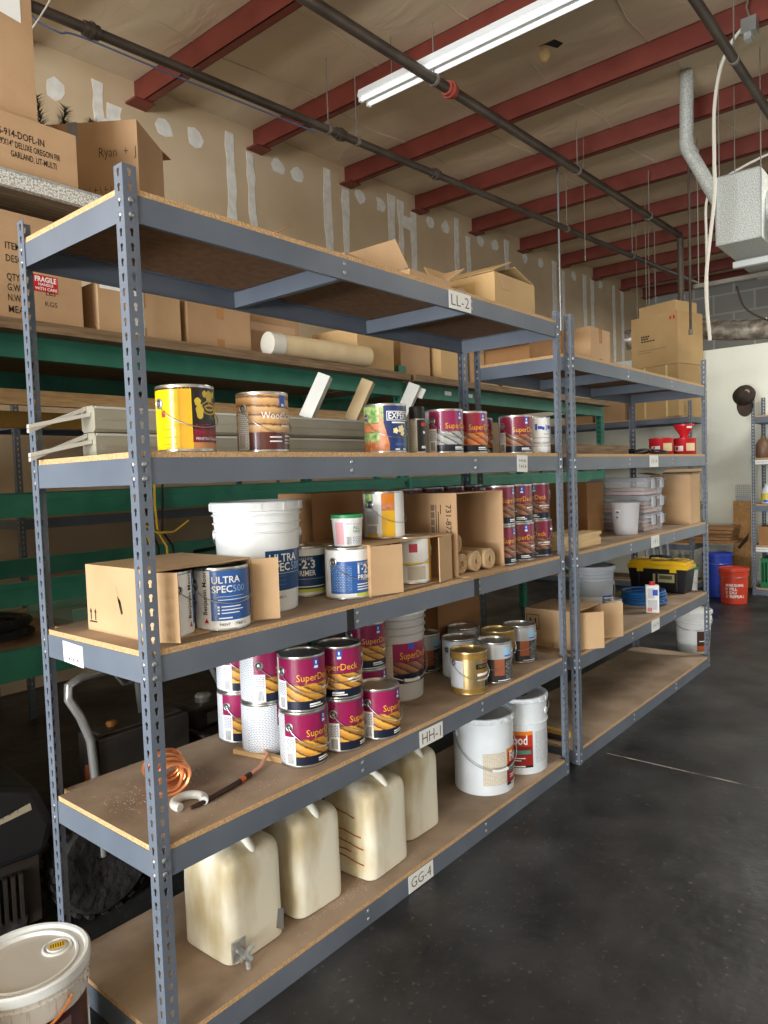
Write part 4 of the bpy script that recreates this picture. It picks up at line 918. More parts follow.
b = MB(); b.lathe([(.070, 0), (.076, .003), (.091, .205), (.096, .215), (.093, .216), (.088, .203), (.074, .006), (0, .005)], 36, mat('frosted_plastic', (220, 220, 224), .35, alpha=.7)); b.build('body', t)
b = MB(); b.wrap(.082, -48, -22, .10, .17, PAPER, rt=.0885); b.wrap(.0835, -44, -28, .13, .16, mat('grey_print2', (90, 96, 100), .5), rt=.089); b.wrap(.083, -44, -34, .105, .125, mat('grey_print2', (90, 96, 100), .5), rt=.086); b.build('label', t)
# red cans and funnel
RLAB = mat('cream_label', (226, 206, 160), .5)
def red_can(label, x, y, w):
    t = thing('gas_can', label, 'can', (x, y, V4), face_cam(x, y)); b = MB()
    b.lathe([(w, 0), (w * 1.03, .004), (w * 1.03, .115), (w * 1.06, .12), (w * 1.06, .13), (w, .132), (w * .3, .134), (0, .134)], 32, RED); b.build('body', t)
    b = MB(); b.wrap(w * 1.035, 10, 60, .03, .09, RLAB); b.wrap(w * 1.04, -50, -5, .03, .07, WHITETXT); b.wrap(w * 1.043, -42, -30, .035, .065, RED); b.build('label', t); return t
red_can('squat red can on the far upper shelf, left of the funnel', 4.58, .22, .085)
red_can('squat red can carrying the red funnel on the far upper shelf', 4.87, .14, .085)
b = MB(); b.lathe([(.03, 0), (.032, .02), (.066, .07), (.074, .09), (.080, .092), (.080, .105), (.072, .105), (.068, .09), (.055, .066), (.024, .02), (.02, 0)], 28, RED)
ft = thing('funnel', 'red plastic funnel standing on the squat red can', 'funnel', (4.87, .14, V4 + .1345)); b.build('cone', ft)
b = MB(); b.poly([(-.065, -.042, .072), (-.030, -.069, .072), (-.032, -.072, .088), (-.068, -.044, .088)], WHITETXT, (.001, .001, 0)); b.build('sticker', ft)
b = MB(); pts = []
for i in range(160):
    a = i * .37; pts.append((4.02 + .30 * math.sin(i * .065) + .05 * math.sin(a * 1.1), .17 + .07 * math.cos(i * .17), V4 + .012 + .012 * (1 + math.sin(i * .29))))
b.tube(pts, .007, BLACK, 6); tag(b.build('cord_heap', loc=(0, 0, .001)), 'heap of black power cord on the far upper shelf before the red cans', 'cord')
# floor pails on the right
def brown_lab(t, R, h):
    b = MB(); lw(b, R, h, 12, 75, .06, .55, mat('brown_photo_label', (70, 48, 38), .4)); lw(b, R, h, 12, 75, .06, .2, mat('orange_band', (206, 104, 54), .4), .0006); lw(b, R, h, 20, 50, .3, .32, WHITETXT, .0006); b.build('label', t)
x, y = 5.434, .26
pail('pail', 'white lidded pail with brown label on the floor past the end post', (x, y, 0), face_cam(x, y), .128, .147, .36, WHITE, lid=WHITE, drop=.08, hz=.8, labels=brown_lab)
def red_lab(t, R, h):
    b = MB(); tx = (('MORE DOING.', .52, .028), ('FILL', .41, .034), ('DO', .30, .034), ('REPEAT', .19, .034))
    for s, z, th in tx:
        r = R(z) + .0012; b.text(s, th, WHITETXT, cyl(r, -34 if s == 'MORE DOING.' else -18, z * h), align='L', bold=.03, fit=.20 if s == 'MORE DOING.' else None)
        if s != 'MORE DOING.':
            f = cyl(r, -30, z * h); n = len(b.v)
            b.v += [Vector(f(*p)) for p in ((-.016, .0), (.012, 0), (.012, .004), (-.012, .004), (-.012, .026), (.004, .026), (.004, .03), (-.016, .03))]; b.face(range(n, n + 8), WHITETXT)
            n = len(b.v); b.v += [Vector(f(*p)) for p in ((-.008, .018), (-.003, .008), (.018, .036), (.014, .038), (-.003, .016), (-.006, .02))]; b.face(range(n, n + 6), WHITETXT)
    b.build('lettering', t)
x, y = 7.95, .56
pail('bucket', 'orange red lidded bucket with white lettering on the floor before the white wall', (x, y, 0), face_cam(x, y), .138, .155, .40, mat('orange_red_plastic', (206, 66, 40), .4), cat='bucket', lid=mat('orange_red_plastic', (206, 66, 40), .4), ribs=(.80, .88), drop=.02, hz=.83, labels=red_lab)
x, y = 8.33, .84
pail('bucket', 'blue bucket on the floor behind the orange red one', (x, y, 0), face_cam(x, y), .145, .165, .52, mat('blue_plastic', (34, 62, 168), .4), cat='bucket', lid=mat('blue_plastic', (34, 62, 168), .4), ribs=(.80, .88), drop=.02, hz=.83)
# big pail bottom left
LIDG = mat('grey_lid', (186, 178, 166), .5, 0, (200, 193, 183), 2.5, 4)
DRIPW = mat('dripped_white', (212, 206, 198), .4, 0, (176, 150, 124), 20, 5, stretch=(8, 8, .6), lo=.52, hi=.72)
def mural_lab(t, R, h):
    b = MB(); r = R(.4) + .0012
    lw(b, R, h, -90, 70, .05, .76, mat('dark_mural_label', (66, 30, 30), .35)); lw(b, R, h, -80, 40, .05, .71, mat('grey_mauve_label', (120, 96, 92), .4), .0006); lw(b, R, h, -74, 34, .05, .68, mat('brown_mural', (94, 64, 54), .4), .0012); r = R(.7)
    b.text('SEAL', .05, mat('cream_letters', (226, 214, 196), .4), cyl(r + .003, 0, .52 * h), align='C'); b.wrap(r + .0006, 44, 66, .34 * h, .42 * h, mat('tan_strip', (170, 112, 72), .4)); b.wrap(r, 72, 100, .05 * h, .6 * h, WHITETXT); b.build('label', t)
x, y = -.233, .225
t = pail('pail', 'large drip stained white pail with grey lid in the lower left corner', (x - .02, y + .015, .0), face_cam(x, y, 0), .138, .149, .372, DRIPW, ribs=(.9,), hz=.86, drop=.06, et=-112, labels=mural_lab, hm=mat('rusty_wire', (196, 118, 60), .5), hw=.004, half=62)
b = MB(); h = .372; q = .149
b.lathe([(q + .004, h - .02), (q + .008, h - .018), (q + .008, h + .004), (q + .003, h + .008), (q - .005, h + .006), (q - .008, h - .004), (q - .018, h - .004), (q - .022, h + .002), (q - .027, h + .002), (q - .03, h - .008), (0, h - .008)], 56, WHITE, mfun=lambda i: LIDG if i in (9, 6) else WHITE); b.build('lid', t)
b = MB(); c_ = (.075, .03); b.lathe([(.038, h - .0078), (.038, h - .004), (.034, h - .002), (.031, h - .005), (.026, h - .005), (.024, h - .001), (.0, h - .001)], 28, WHITE, c=(c_[0], c_[1], 0), mfun=lambda i: LIDG if i in (3, 5) else WHITE); b.build('bung', t)
b = MB(); b.box((c_[0] - .018, c_[1] - .012, h - .0009), (c_[0] + .02, c_[1] + .012, h - .0004), YELLOW)
for k in range(6): b.box((c_[0] - .016 + k * .006, c_[1] - .009, h - .0004), (c_[0] - .0135 + k * .006, c_[1] + .009, h - .0002), INK)
b.build('sticker', t, smooth=False)
x, y = -.59, .16
pail('pail', 'white pail at the left edge beside the drip stained one', (x, y, 0), face_cam(x, y), .14, .152, .38, WHITE, ribs=(.9,), hz=.8, drop=.1, et=-70, lid=WHITE)
# ================================================================ GREEN PALLET RACK BEHIND
RY0, RY1 = 1.5, 2.6
def beam_box(b, x0, x1, y, z0, z1, m=GREEN, d=.045):
    s = 1 if d > 0 else -1
    pr = [(y, z0), (y, z1 - .03), (y + .004 * s, z1 - .028), (y + .004 * s, z1), (y + abs(d) * s, z1), (y + abs(d) * s, z0)]
    b.poly([(x0, p[0], p[1]) for p in pr], m, (x1 - x0, 0, 0))
rack = thing('pallet_rack', 'green steel pallet rack with wooden decks behind the grey shelving', 'rack', (0, 0, 0))
for x in (-.75, 3.06, 6.56):
    for y in (RY0 + .05, RY1 - .05):
        b = MB(); b.box((x - .04, y - .03, 0), (x + .04, y + .03, 2.40), GREEN)
        for k in range(40): b.box((x - .0405 - .001, y - .008, .2 + .05 * k), (x - .0405, y + .008, .222 + .05 * k), BLACK); b.box((x - .012, y - .0312, .2 + .05 * k), (x + .012, y - .0302, .222 + .05 * k), BLACK)
        b.build('upright', rack, smooth=False)
    for k in range(3):
        z = .25 + k * .62; b = MB(); b.tube([(x, RY0 + .08, z + .5 * (k % 2)), (x, RY1 - .08, z + .5 * (1 - k % 2))], .016, GREEN, 6); b.build('brace', rack)
    b = MB(); b.tube([(x, RY0 + .08, 2.22), (x, RY1 - .08, 2.22)], .02, GREEN, 6); b.build('brace', rack)
for x0, x1 in ((-.71, 3.02), (3.10, 6.52)):
    for z0, z1 in ((2.178, 2.278), (1.49, 1.592), (1.108, 1.210), (.79, .92)):
        if x0 > 0 and z1 < 1.5 and z1 > 1: continue
        b = MB(); beam_box(b, x0, x1, RY0, z0, z1); b.build('beam', rack, smooth=False)
        b = MB(); beam_box(b, x0, x1, RY1, z0, z1, GREEN, -.045); b.build('beam', rack, smooth=False)
for i, (x0, x1) in enumerate(((-.70, 3.0), (3.05, 6.5))):
    b = MB()
    for k in range(5): b.box((x0, RY0 - .10 + .235 * k, 2.2783), (x1, RY0 - .10 + .235 * k + .229, 2.325 + .004 * (k % 2)), WOODG)
    b.build('deck', rack, smooth=False)
    b = MB(); b.box((x0, RY0 + .046, .899), (x1, RY1 - .046, .92), mat('rough_deck', (120, 96, 70), .85, 0, (146, 118, 88), 4, 6)); b.build('deck', rack, smooth=False)
b = MB(); b.box((-.7, RY0 + .20, 2.0), (3.0, RY0 + .24, 2.07), WOOD); b.build('wood_rail', rack, smooth=False)
b = MB(); b.box((-.7, RY0 + .40, 1.91), (1.6, RY0 + .44, 1.99), mat('ochre_steel', (166, 124, 24), .5)); b.build('rail', rack, smooth=False)['label'] = 'ochre yellow rail'
for x in (3.55, 3.85): MB().box((x, RY0 - .0008, 2.22), (x + .09, RY0 - .0002, 2.25), PAPER).build('sticker', rack, smooth=False)
# galvanised upper shelf left
ush = thing('storage_shelf', 'high galvanised shelf with plank underside at the upper left', 'shelf', (0, 0, 0))
SPECK = mat('speckled_galvanised', (226, 224, 216), .5, .2, (150, 148, 140), 120, 2, lo=.45, hi=.6)
b = MB(); b.box((-.9, 1.50, 2.905), (1.40, 1.53, 2.972), SPECK); b.box((-.9, 1.495, 2.965), (1.40, 1.53, 2.974), GALV); b.build('beam', ush, smooth=False)
b = MB(); b.box((-.9, 2.56, 2.905), (1.40, 2.59, 2.972), GALV); b.build('beam', ush, smooth=False)
for k in range(7): MB().box((-.9, 1.532 + .147 * k, 2.935), (1.40, 1.532 + .147 * k + .14, 2.974), WOODG).build('plank', ush, smooth=False)
for x, y in ((.97, 1.515), (.97, 2.575), (-.88, 1.515), (-.88, 2.575)):
    b = MB(); b.box((x - .02, y - .014, 2.33), (x + .02, y + .014, 2.9045), GALV); b.build('post', ush, smooth=False)
# ---------------------------------------------------------------- boxes on the rack
zU, zL = 2.975, 2.3295
def m_garl(b, X, Y, h):
    q = front_face(Y)
    for i, (s, th, dx) in enumerate((('#.  G-914-DOFL-IN', .030, .05), ("DESCRIPTION: 9'X14\" DELUXE OREGON FIR", .026, .0), ('GARLAND, LIT-MULTI', .026, .12))):
        b.text(s, th, INK, q(X - .10 - .05 * (i == 0) + .02 * (i == 1), h - .10 - .042 * i, 0), align='R', bold=.015, fit=(.25, .40, .20)[i])
carton('wide cardboard box printed G-914 on the galvanised shelf', .315, 1.84, zU, .80, .56, .268, 0, CARD, marks=m_garl, tape=('front',))
carton('tall cardboard box at the top left corner standing on the wide printed box', .125, 1.86, zU + .269, .90, .46, 1.05, 0, CARD, marks=lambda b, X, Y, h: b.poly([(X - .20, -Y - .001, .47), (X - .05, -Y - .001, .45), (X - .05, -Y - .001, .66), (X - .20, -Y - .001, .68)], PAPER, (0, 0, 0)))
def m_ryan(b, X, Y, h):
    f = left_face(X, Y); b.text('Ryan  +  J', .05, INK, f(-Y + .21, h - .19), align='L', bold=-.01, fit=.2); scribble(b, f(-Y + .24, h - .36), .2, .045, 7)
    q = f(-.10, h - .12); b.poly([q(0, 0), q(.055, 0), q(.055, .12), q(0, .12)], mat('grey_duct_tape', (140, 142, 146), .4), (0, 0, 0))
RB = carton('open cardboard box with pine branches and handwriting on the galvanised shelf', 1.03, 2.25, zU, .38, .95, .57, .64, CARD, 'top', (('r', .16, 175), ('b', .1, 150)), marks=m_ryan)
pine = mat('pine_needles', (52, 72, 44), .6, 0, (84, 104, 64), 20, 2)
b = MB()
for (px, py, dx, dy, L) in ((-.10, .40, -.5, .35, .24), (-.06, .34, .25, .3, .33), (-.12, .30, -.6, -.05, .26), (-.13, .24, -.2, .1, .30), (-.11, .16, .1, .0, .30), (-.1, .42, -.9, .6, .2), (.05, .1, .3, -.2, .2), (-.02, .26, .2, .1, .28), (-.13, .06, -.4, -.1, .26), (-.12, -.02, -.2, -.3, .22), (-.08, .2, -.3, .3, .33), (-.1, .36, .1, -.2, .34), (-.05, -.2, -.1, .1, .17)):
    d = Vector((dx, dy, 1)).normalized()
    for k in range(90):
        s = k / 90; p = Vector((px, py, .46)) + d * (L * s)
        for r_ in range(3):
            a = random.random() * 6.28; v = d.orthogonal(); v.rotate(Matrix.Rotation(a, 3, d)); e = p + (v * 1.0 + d * .55) * (.066 * (1.1 - .6 * s)); w_ = d.cross(v) * .0024
            n = len(b.v); b.v += [p - w_, p + w_, e]; b.face((n, n + 1, n + 2), pine)
pb = b.build('pine_branches', None, (RB.location.x, RB.location.y, zU), .64, smooth=False); tag(pb, 'dark green pine branches sticking out of the open handwritten box', 'branches', kind='stuff')
def m_item(b, X, Y, h):
    q = front_face(Y)
    for i, (s, z) in enumerate((('ITEM #.', .335), ('DESCRIPTION', .28), ('QTY.', .20), ('G.W.', .155), ('N.W.', .11), ('MEAS.', .06))): b.text(s, .030, INK, q(.17, z, 0), align='L', bold=.01, fit=(.10, .19, .06, .06, .06, .09)[i])
    b.text('LBS', .022, INK, q(.36, .16)); b.text('KGS', .022, INK, q(.36, .11)); b.text('GARLAND, LIT-MULTI', .022, INK, q(.29, .285), align='L', fit=.16)
    p = q(.285, .172); b.poly([p(0, 0), p(.11, 0), p(.11, .075), p(0, .075)], RED, (0, 0, 0)); f2 = plane((.275, -Y - .0014, .172), (1, 0, 0), (0, 0, 1))
    b.text('FRAGILE', .022, WHITETXT, lambda x, y: f2(x + .065, y + .046), bold=.03, fit=.098); b.text('HANDLE', .012, WHITETXT, lambda x, y: f2(x + .065, y + .028), bold=.02); b.text('WITH CARE', .013, WHITETXT, lambda x, y: f2(x + .065, y + .008), bold=.02)
carton('large cardboard box printed ITEM and bearing a red fragile label on the wooden deck', .21, 1.82, zL, 1.02, .46, .50, 0, CARD, marks=m_item)
carton('plain cardboard box on the wooden deck right of the box with the red label', 1.03, 1.80, zL, .46, .42, .27, 0, CARDL, tape=('front',), marks=lambda b, X, Y, h: b.poly([(-X + .01, -Y - .001, h - .03), (-X + .13, -Y - .001, h - .03), (-X + .13, -Y - .001, h), (-X + .01, -Y - .001, h)], PAPER, (0, 0, 0)))
carton('cardboard box with pale edge on the wooden deck, third from the left', 1.52, 1.80, zL, .43, .42, .28, 0, CARD, tape=('front',))
def m_pr(b, X, Y, h):
    b.poly([(-X + .04, -Y - .001, h - .1), (X - .04, -Y - .001, h - .1), (X - .04, -Y - .001, h - .05), (-X + .04, -Y - .001, h - .05)], PRINTC, (0, 0, 0))
carton('cardboard box with faint printing on the wooden deck behind the paper tube', 2.0, 1.90, zL, .44, .42, .29, 0, CARD, marks=m_pr)
carton('cardboard box with torn corner on the wooden deck right of the paper tube', 2.72, 1.68, zL, .40, .40, .27, .05, CARDY)
carton('brown cardboard box on the deck end beside the rear post', 3.30, 1.78, zL, .36, .40, .28, 0, CARD)
carton('pale cardboard box on the second deck left of the rear twin posts', 3.72, 1.72, zL, .36, .40, .27, 0, CARDY)
carton('cardboard box on the second deck seen between the two top shelves', 4.20, 1.75, zL, .44, .42, .27, 0, CARD, marks=lambda b, X, Y, h: b.poly([(.1, -Y - .001, h - .16), (.15, -Y - .001, h - .16), (.15, -Y - .001, h - .05), (.1, -Y - .001, h - .05)], INK, (0, 0, 0)))
carton('long cardboard box on the second deck behind the lower top shelf', 4.9, 1.80, zL, .7, .44, .30, 0, CARDY)
for i in range(3): carton(f'tan cardboard box far back on the second deck, {("nearest", "middle", "farthest")[i]} of three behind the green upright', 5.55 + .42 * i, 2.1, zL, .38, .4, .27, 0, CARD)
tb = thing('paper_tube', 'long pale paper tube with taped end lying on the wooden deck', 'tube', (1.76, 1.475, zL + .0685), 0)
M = Matrix.Rotation(PI / 2, 4, 'Y')
b = MB(); b.lathe([(.060, 0), (.065, .003), (.065, .80), (.060, .805), (0, .805)], 32, mat('tube_paper', (206, 182, 140), .7, 0, (216, 194, 154), 8, 3), M=M); b.build('body', tb)
b = MB(); b.lathe([(0, -.002), (.062, -.002), (.067, 0), (.0675, .09), (.065, .092)], 32, mat('white_tape', (212, 208, 196), .45), M=M); b.build('end_tape', tb)
tb.rotation_euler = (0, 0, -.07)
# ---------------------------------------------------------------- things on the lower decks
b = MB(); pts = []
for i in range(200):
    a = i / 200 * 2 * PI * 6; rr = .20 + .03 * math.sin(a * .23) + .01 * math.sin(a * 2.3); pts.append((rr * math.cos(a), rr * .95 * math.sin(a), .015 + .08 * i / 200 + .008 * math.sin(a * .6)))
b.tube(pts, .0125, RUBBER, 8); tag(b.build('rubber_hose', loc=(.26, 1.86, .9205)), 'coil of black rubber hose on the lower green deck at the left', 'hose')
b = MB(); b.box((-.30, -.25, 0), (.30, .25, .03), mat('frosted_sheet', (160, 176, 168), .2, trans=.3)); b.box((-.31, -.26, .03), (.31, -.24, .09), mat('pale_green_frame', (120, 160, 140), .4)); b.box((-.31, .24, .03), (.31, .26, .16), mat('pale_green_frame', (120, 160, 140), .4))
tag(b.build('glass_tray', loc=(.98, 2.0, .9205), smooth=False), 'pale green framed glass tray on the lower deck behind the open box', 'tray')
b = MB()
for k, (x, m) in enumerate(((.88, YELLOW), (.93, BLACK), (.985, YELLOW), (1.03, BLACK))):
    mm = mat('yellow_cord', (190, 156, 50), .5) if k % 2 == 0 else BLACK
    b.tube([(x, 1.478, 1.62), (x - .01, 1.470, 1.52), (x + .03 - .02 * k, 1.455, 1.38), (x + .06 - .01 * k, 1.46, 1.30), (x + .05, 1.47, 1.20)], .006, mm, 6)
b.tube([(.90, 1.46, 1.42), (.96, 1.44, 1.375), (1.06, 1.445, 1.37), (1.16, 1.46, 1.42)], .006, mat('yellow_cord', (190, 156, 50), .5), 6)
tag(b.build('extension_cord'), 'tangle of yellow and black cords hanging on the green rack beam', 'cord')
b = MB(); b.lathe([(0, 0), (.13, .0), (.17, .05), (.16, .16), (.11, .2), (0, .21)], 24, RUBBER); b.box((-.2, -.04, .05), (.2, .04, .12), BLACK); b.tube([(-.1, 0, .2), (-.08, 0, .29), (.08, 0, .3), (.1, 0, .2)], .014, BLACK, 8)
tag(b.build('machine', loc=(1.55, 1.86, 1.12 - .1995)), 'black machine lump on the rack behind the large white pail', 'machine')
b = MB(); b.box((-.2, -.18, 0), (.2, .18, .30), mat('blue_crate', (30, 54, 120), .5)); b.box((-.205, -.185, .24), (.205, .185, .27), mat('blue_crate', (30, 54, 120), .5))
tag(b.build('crate', loc=(4.25, 1.85, .9205), smooth=False), 'dark blue crate on the rack deck behind the gloss cans', 'crate')
b = MB()
pts = [(.16 * math.cos(a), .03 * math.sin(a * .2), .17 + .16 * math.sin(a)) for a in [i * .3 for i in range(70)]]
b.tube(pts, .012, HB, 6); tag(b.build('hose_coil', loc=(4.62, 1.50 + .25, .9205)), 'blue hose coil standing on the rack deck behind the twin posts', 'hose')
carton('dark cardboard box on the rack deck behind the clear storage boxes', 5.1, 1.9, .9205, .4, .4, .5, 0, CARDD)
# ================================================================ MACHINES ON THE FLOOR BEHIND
def tyre(b, c, r, w, ax='y', m=RUBBER):
    M = Matrix.Translation(c) @ (Matrix.Rotation(PI / 2, 4, 'X') if ax == 'y' else Matrix.Rotation(PI / 2, 4, 'Y'))
    b.lathe([(r * .5, -w * .42), (r * .62, -w * .5), (r * .88, -w * .5), (r * .98, -w * .36), (r, 0), (r * .98, w * .36), (r * .88, w * .5), (r * .62, w * .5), (r * .5, w * .42)], 36, m, M=M)
    for k in range(22):
        for s in (-1, 1):
            Q = M @ Matrix.Rotation(2 * PI * k / 22 + .07 * s, 4, 'Z'); b.box((r * .965, (-.012), min(0, s * w * .42)), (r * 1.03, .012, max(0, s * w * .42)), m, Q)
g = thing('generator', 'dark wheeled machine with a chrome push handle behind the front shelving', 'generator', (0, 0, 0))
b = MB(); b.box((.30, .86, .30), (.70, 1.02, .66), DARKST); b.box((.32, .88, .66), (.68, 1.0, .672), DARKST); o = b.build('tank', g, smooth=False); m = o.modifiers.new('b', 'BEVEL'); m.width = .012; m.segments = 2
b = MB(); b.lathe([(.02, 0), (.023, .012), (.015, .02), (0, .02)], 20, mat('rusty_brass', (150, 96, 50), .4, .5), c=(.40, .94, .6725)); b.build('fuel_cap', g)
b = MB(); b.poly([(.2985, .98, .45), (.2985, .86, .45), (.2985, .85, .53), (.2985, .90, .56), (.2985, .97, .54)], mat('rust_orange_print', (120, 62, 34), .6), (-.001, 0, 0)); b.poly([(.2985, .97, .40), (.2985, .86, .40), (.2985, .86, .43), (.2985, .97, .43)], mat('pale_print', (150, 146, 136), .6), (-.001, 0, 0)); b.build('decal', g, smooth=False)
b = MB(); b.tube([(.293, .86, .22), (.285, .86, .45), (.27, .86, .67), (.235, .86, .77), (.195, .86, .845), (.20, .865, .89), (.25, .88, .905), (.45, 1.0, .875), (.60, 1.14, .835), (.665, 1.2, .79), (.70, 1.24, .70), (.72, 1.25, .5), (.73, 1.25, .3)], .0165, CHROME, 12); b.build('handle', g)
b = MB(); b.tube([(.45, 1.0, .86), (.5, 1.02, .80), (.58, 1.08, .775), (.66, 1.17, .78)], .006, CHROME, 6); b.build('cable', g)
b = MB(); tyre(b, (.30, .90, .20), .20, .12, 'y'); b.build('wheel', g)
b = MB(); b.lathe([(0, -.065), (.085, -.065), (.095, -.04), (.0, -.03)], 20, mat('rusty_rim', (96, 46, 38), .6), M=Matrix.Translation((.30, .90, .20)) @ Matrix.Rotation(PI / 2, 4, 'X')); b.build('rim', g)
b = MB(); b.box((.26, .97, .12), (1.05, 1.02, .16), DARKST); b.box((.26, 1.18, .12), (1.05, 1.23, .16), DARKST); b.box((.3, 1.0, .16), (.9, 1.2, .30), DARKST); b.build('frame', g, smooth=False)
b = MB(); b.poly([(.52, .775, .30), (.58, .775, .25), (.60, .775, .17), (.56, .775, .13), (.51, .775, .16)], mat('beige_cover', (150, 134, 110), .6), (0, .03, 0)); b.build('cover', g, smooth=False)
b = MB(); tyre(b, (.95, 1.10, .14), .14, .08, 'y'); b.build('wheel', g)
e = thing('engine', 'small dark engine with cooling fins and a chrome cap behind the second shelf', 'engine', (.96, .98, .40))
b = MB(); b.box((-.17, -.14, -.235), (.16, .16, .12), DARKST); b.box((-.15, -.02, .12), (.14, .18, .22), DARKST); o = b.build('block', e, smooth=False); m = o.modifiers.new('b', 'BEVEL'); m.width = .012; m.segments = 2
b = MB()
for k in range(9): b.box((-.06, -.175, -.13 + .032 * k), (.19, -.141, -.118 + .032 * k), DARKST)
for k in range(9): b.box((-.195, -.13, -.13 + .032 * k), (-.171, .12, -.118 + .032 * k), DARKST)
b.build('cooling_fins', e, smooth=False)
b = MB(); b.lathe([(.036, .0), (.038, .025), (.03, .034), (0, .036)], 24, CHROME, c=(-.06, .06, .2205)); b.build('cap', e)
b = MB(); b.box((-.10, -.0215, .14), (.03, -.0205, .19), mat('engine_label', (96, 90, 82), .5)); b.build('decal', e, smooth=False)
b = MB(); b.box((-.2, -.16, -.3995), (.2, .2, -.236), BLACK); b.build('base', e, smooth=False)
b = MB(); b.tube([(.24, .1, -.3), (.14, .12, .1), (.05, .14, .34)], .012, CHROME, 8); b.build('rod', e)
k_ = thing('power_tiller', 'black engine machine with a long label strip at the left behind the end post', 'machine', (-.13, 1.03, 0), -.1)
b = MB(); b.poly([(-.28, -.2, .34), (.22, -.2, .34), (.25, -.2, .44), (.20, -.2, .58), (.05, -.2, .63), (-.28, -.2, .64)], BLACK, (0, .4, 0)); o = b.build('cowl', k_, smooth=False); m = o.modifiers.new('b', 'BEVEL'); m.width = .03; m.segments = 3
b = MB(); q = plane((-.10, -.2025, .47), (.98, 0, .16), (-.16, 0, .98)); gp = mat('strip_grey', (150, 140, 120), .5)
b.poly([q(0, 0), q(.28, 0), q(.28, .025), q(0, .006)], gp, (0, -.001, 0)); scribble(b, plane((.035, -.2035, .513), (.98, 0, .16), (-.16, 0, .98)), .22, .02, 9); b.build('decal', k_, smooth=False)
b = MB(); b.box((-.25, -.16, .10), (.2, .16, .34), DARKST)
for k in range(8): b.box((-.05 + .025 * k, -.19, .14), (-.038 + .025 * k, -.161, .30), DARKST)
b.build('engine_block', k_, smooth=False)
b = MB(); tyre(b, (.02, -.1, .15), .15, .14, 'y'); b.build('wheel', k_)
b = MB(); b.tube([(-.25, 0, .6), (-.45, 0, .8), (-.6, 0, .95)], .016, DARKST, 8); b.build('handle', k_)
# grey perforated posts of a wall shelf behind the rack
ws = shelving('shelving_unit', 'dark grey shelving unit against the drywall behind the green rack', 0, 2.4, .6, (1.4, 2.1), ())
ws.location = (1.15, 3.42, 0); ws.scale = (1, 1, 1)
# ================================================================ FAR END OF THE ROOM
UC = shelving('shelving_unit', 'grey shelving unit along the white wall carrying two large boxes', 0, 2.44, .6, (.08, .60, 1.10, 1.68, 2.235), ()); UC.location = (8.5, 3.62, 0); UC.rotation_euler = (0, 0, -PI / 2)
UD = shelving('shelving_unit', 'grey shelving unit with a cap on its corner at the right edge', 0, 1.22, .55, (.075, .60, 1.10, 1.66, 2.17), ()); UD.location = (8.56, .50, 0); UD.rotation_euler = (0, 0, -PI / 2)
for z, w_ in ((1.66, .16), (.60, .16)): shelf_tag(UD, .11, z - .035, w_, .055, [8], 'white tag', .016)
zc = 2.2515
def m_hd(b, X, Y, h):
    f = left_face(X, Y)
    for i, (L_, th) in enumerate(((.13, .028), (.11, .028), (.21, .022))):
        q = f(Y - .15, h - .27 - .03 * i)
        for s_ in range(5): b.poly([q(L_ * s_ / 5, 0), q(L_ * (s_ + .75) / 5, 0), q(L_ * (s_ + .75) / 5, th * .8), q(L_ * s_ / 5, th * .8)], INK, (0, 0, 0))
    q = f(Y - .10, h - .44); b.poly([q(0, 0), q(.42, 0), q(.42, .004), q(0, .004)], INK, (0, 0, 0)); q = f(Y - .10, h - .47); b.poly([q(0, 0), q(.2, 0), q(.2, .004), q(0, .004)], INK, (0, 0, 0))
    for dy in (.10, .05):
        q = f(-Y + dy, h - .10); b.poly([q(-.012, 0), q(.012, 0), q(.012, .045), q(-.012, .045)], RED, (0, 0, 0))
carton('large tan box with black print on top of another at the far end', 8.775, 1.56, zc + .665, .56, .68, .66, -.26, CARDY, marks=m_hd)
carton('large tan box with pale tape at the far end, below the printed one', 8.775, 1.56, zc, .56, .68, .66, -.26, CARDY, marks=lambda b, X, Y, h: [b.poly([(-X - .001, y_, .0), (-X - .001, y_ - .03, .0), (-X - .001, y_ - .03, h), (-X - .001, y_, h)], mat('pale_tape', (226, 204, 140), .4), (0, 0, 0)) for y_ in (.16, -.16)] and None)
carton('tan box lid on top of the two large stacked boxes', 8.80, 1.55, zc + 1.326, .46, .54, .15, -.3, CARDY)
for i in range(2): carton(f'tan box on the far shelf left of the large stacked boxes, {("nearer to them", "farther from them")[i]}', 8.8, 2.26 + .46 * i, zc, .5, .42, .44 - .1 * i, 0, CARD, tape=('front',))
for i in range(5): woodbox('plywood_sheet', f'brown plywood sheet sticking out of the far shelf, {("lowest", "second lowest", "middle", "second highest", "topmost")[i]} of five', 8.80 + .012 * (i % 3), 1.19 + .03 * (i % 2), .6168 + .042 * i, .42, .95 - .04 * (i % 3), .036, .02 * (i - 2), mat('plywood_brown', (146, 106, 68), .8, 0, (166, 126, 86), 5, 5), 'plywood sheets on the far shelf')
for i in range(4):
    b = MB(); b.tube([(0, 0, 0), (.16 + .02 * i, .16, 1.15)], .022, mat('grey_pipe', (128, 132, 138), .45, .3), 10)
    tag(b.build('pipe', loc=(8.06 - .02 * i, 1.30 + .085 * i, .012)), f'grey metal pipe leaning at the far shelf, {("first", "second", "third", "fourth")[i]} from the right', 'pipe', 'leaning grey pipes')
t = pail('tub', 'white tub with green lid standing beyond the toolbox', (7.9, 1.10, 0), 0, .14, .15, .40, WHITE, cat='tub', lid=mat('green_lid', (58, 140, 84), .4), drop=.1)
OSB = mat('osb', (176, 128, 76), .8, 0, (206, 164, 108), 26, 6, dist=2)
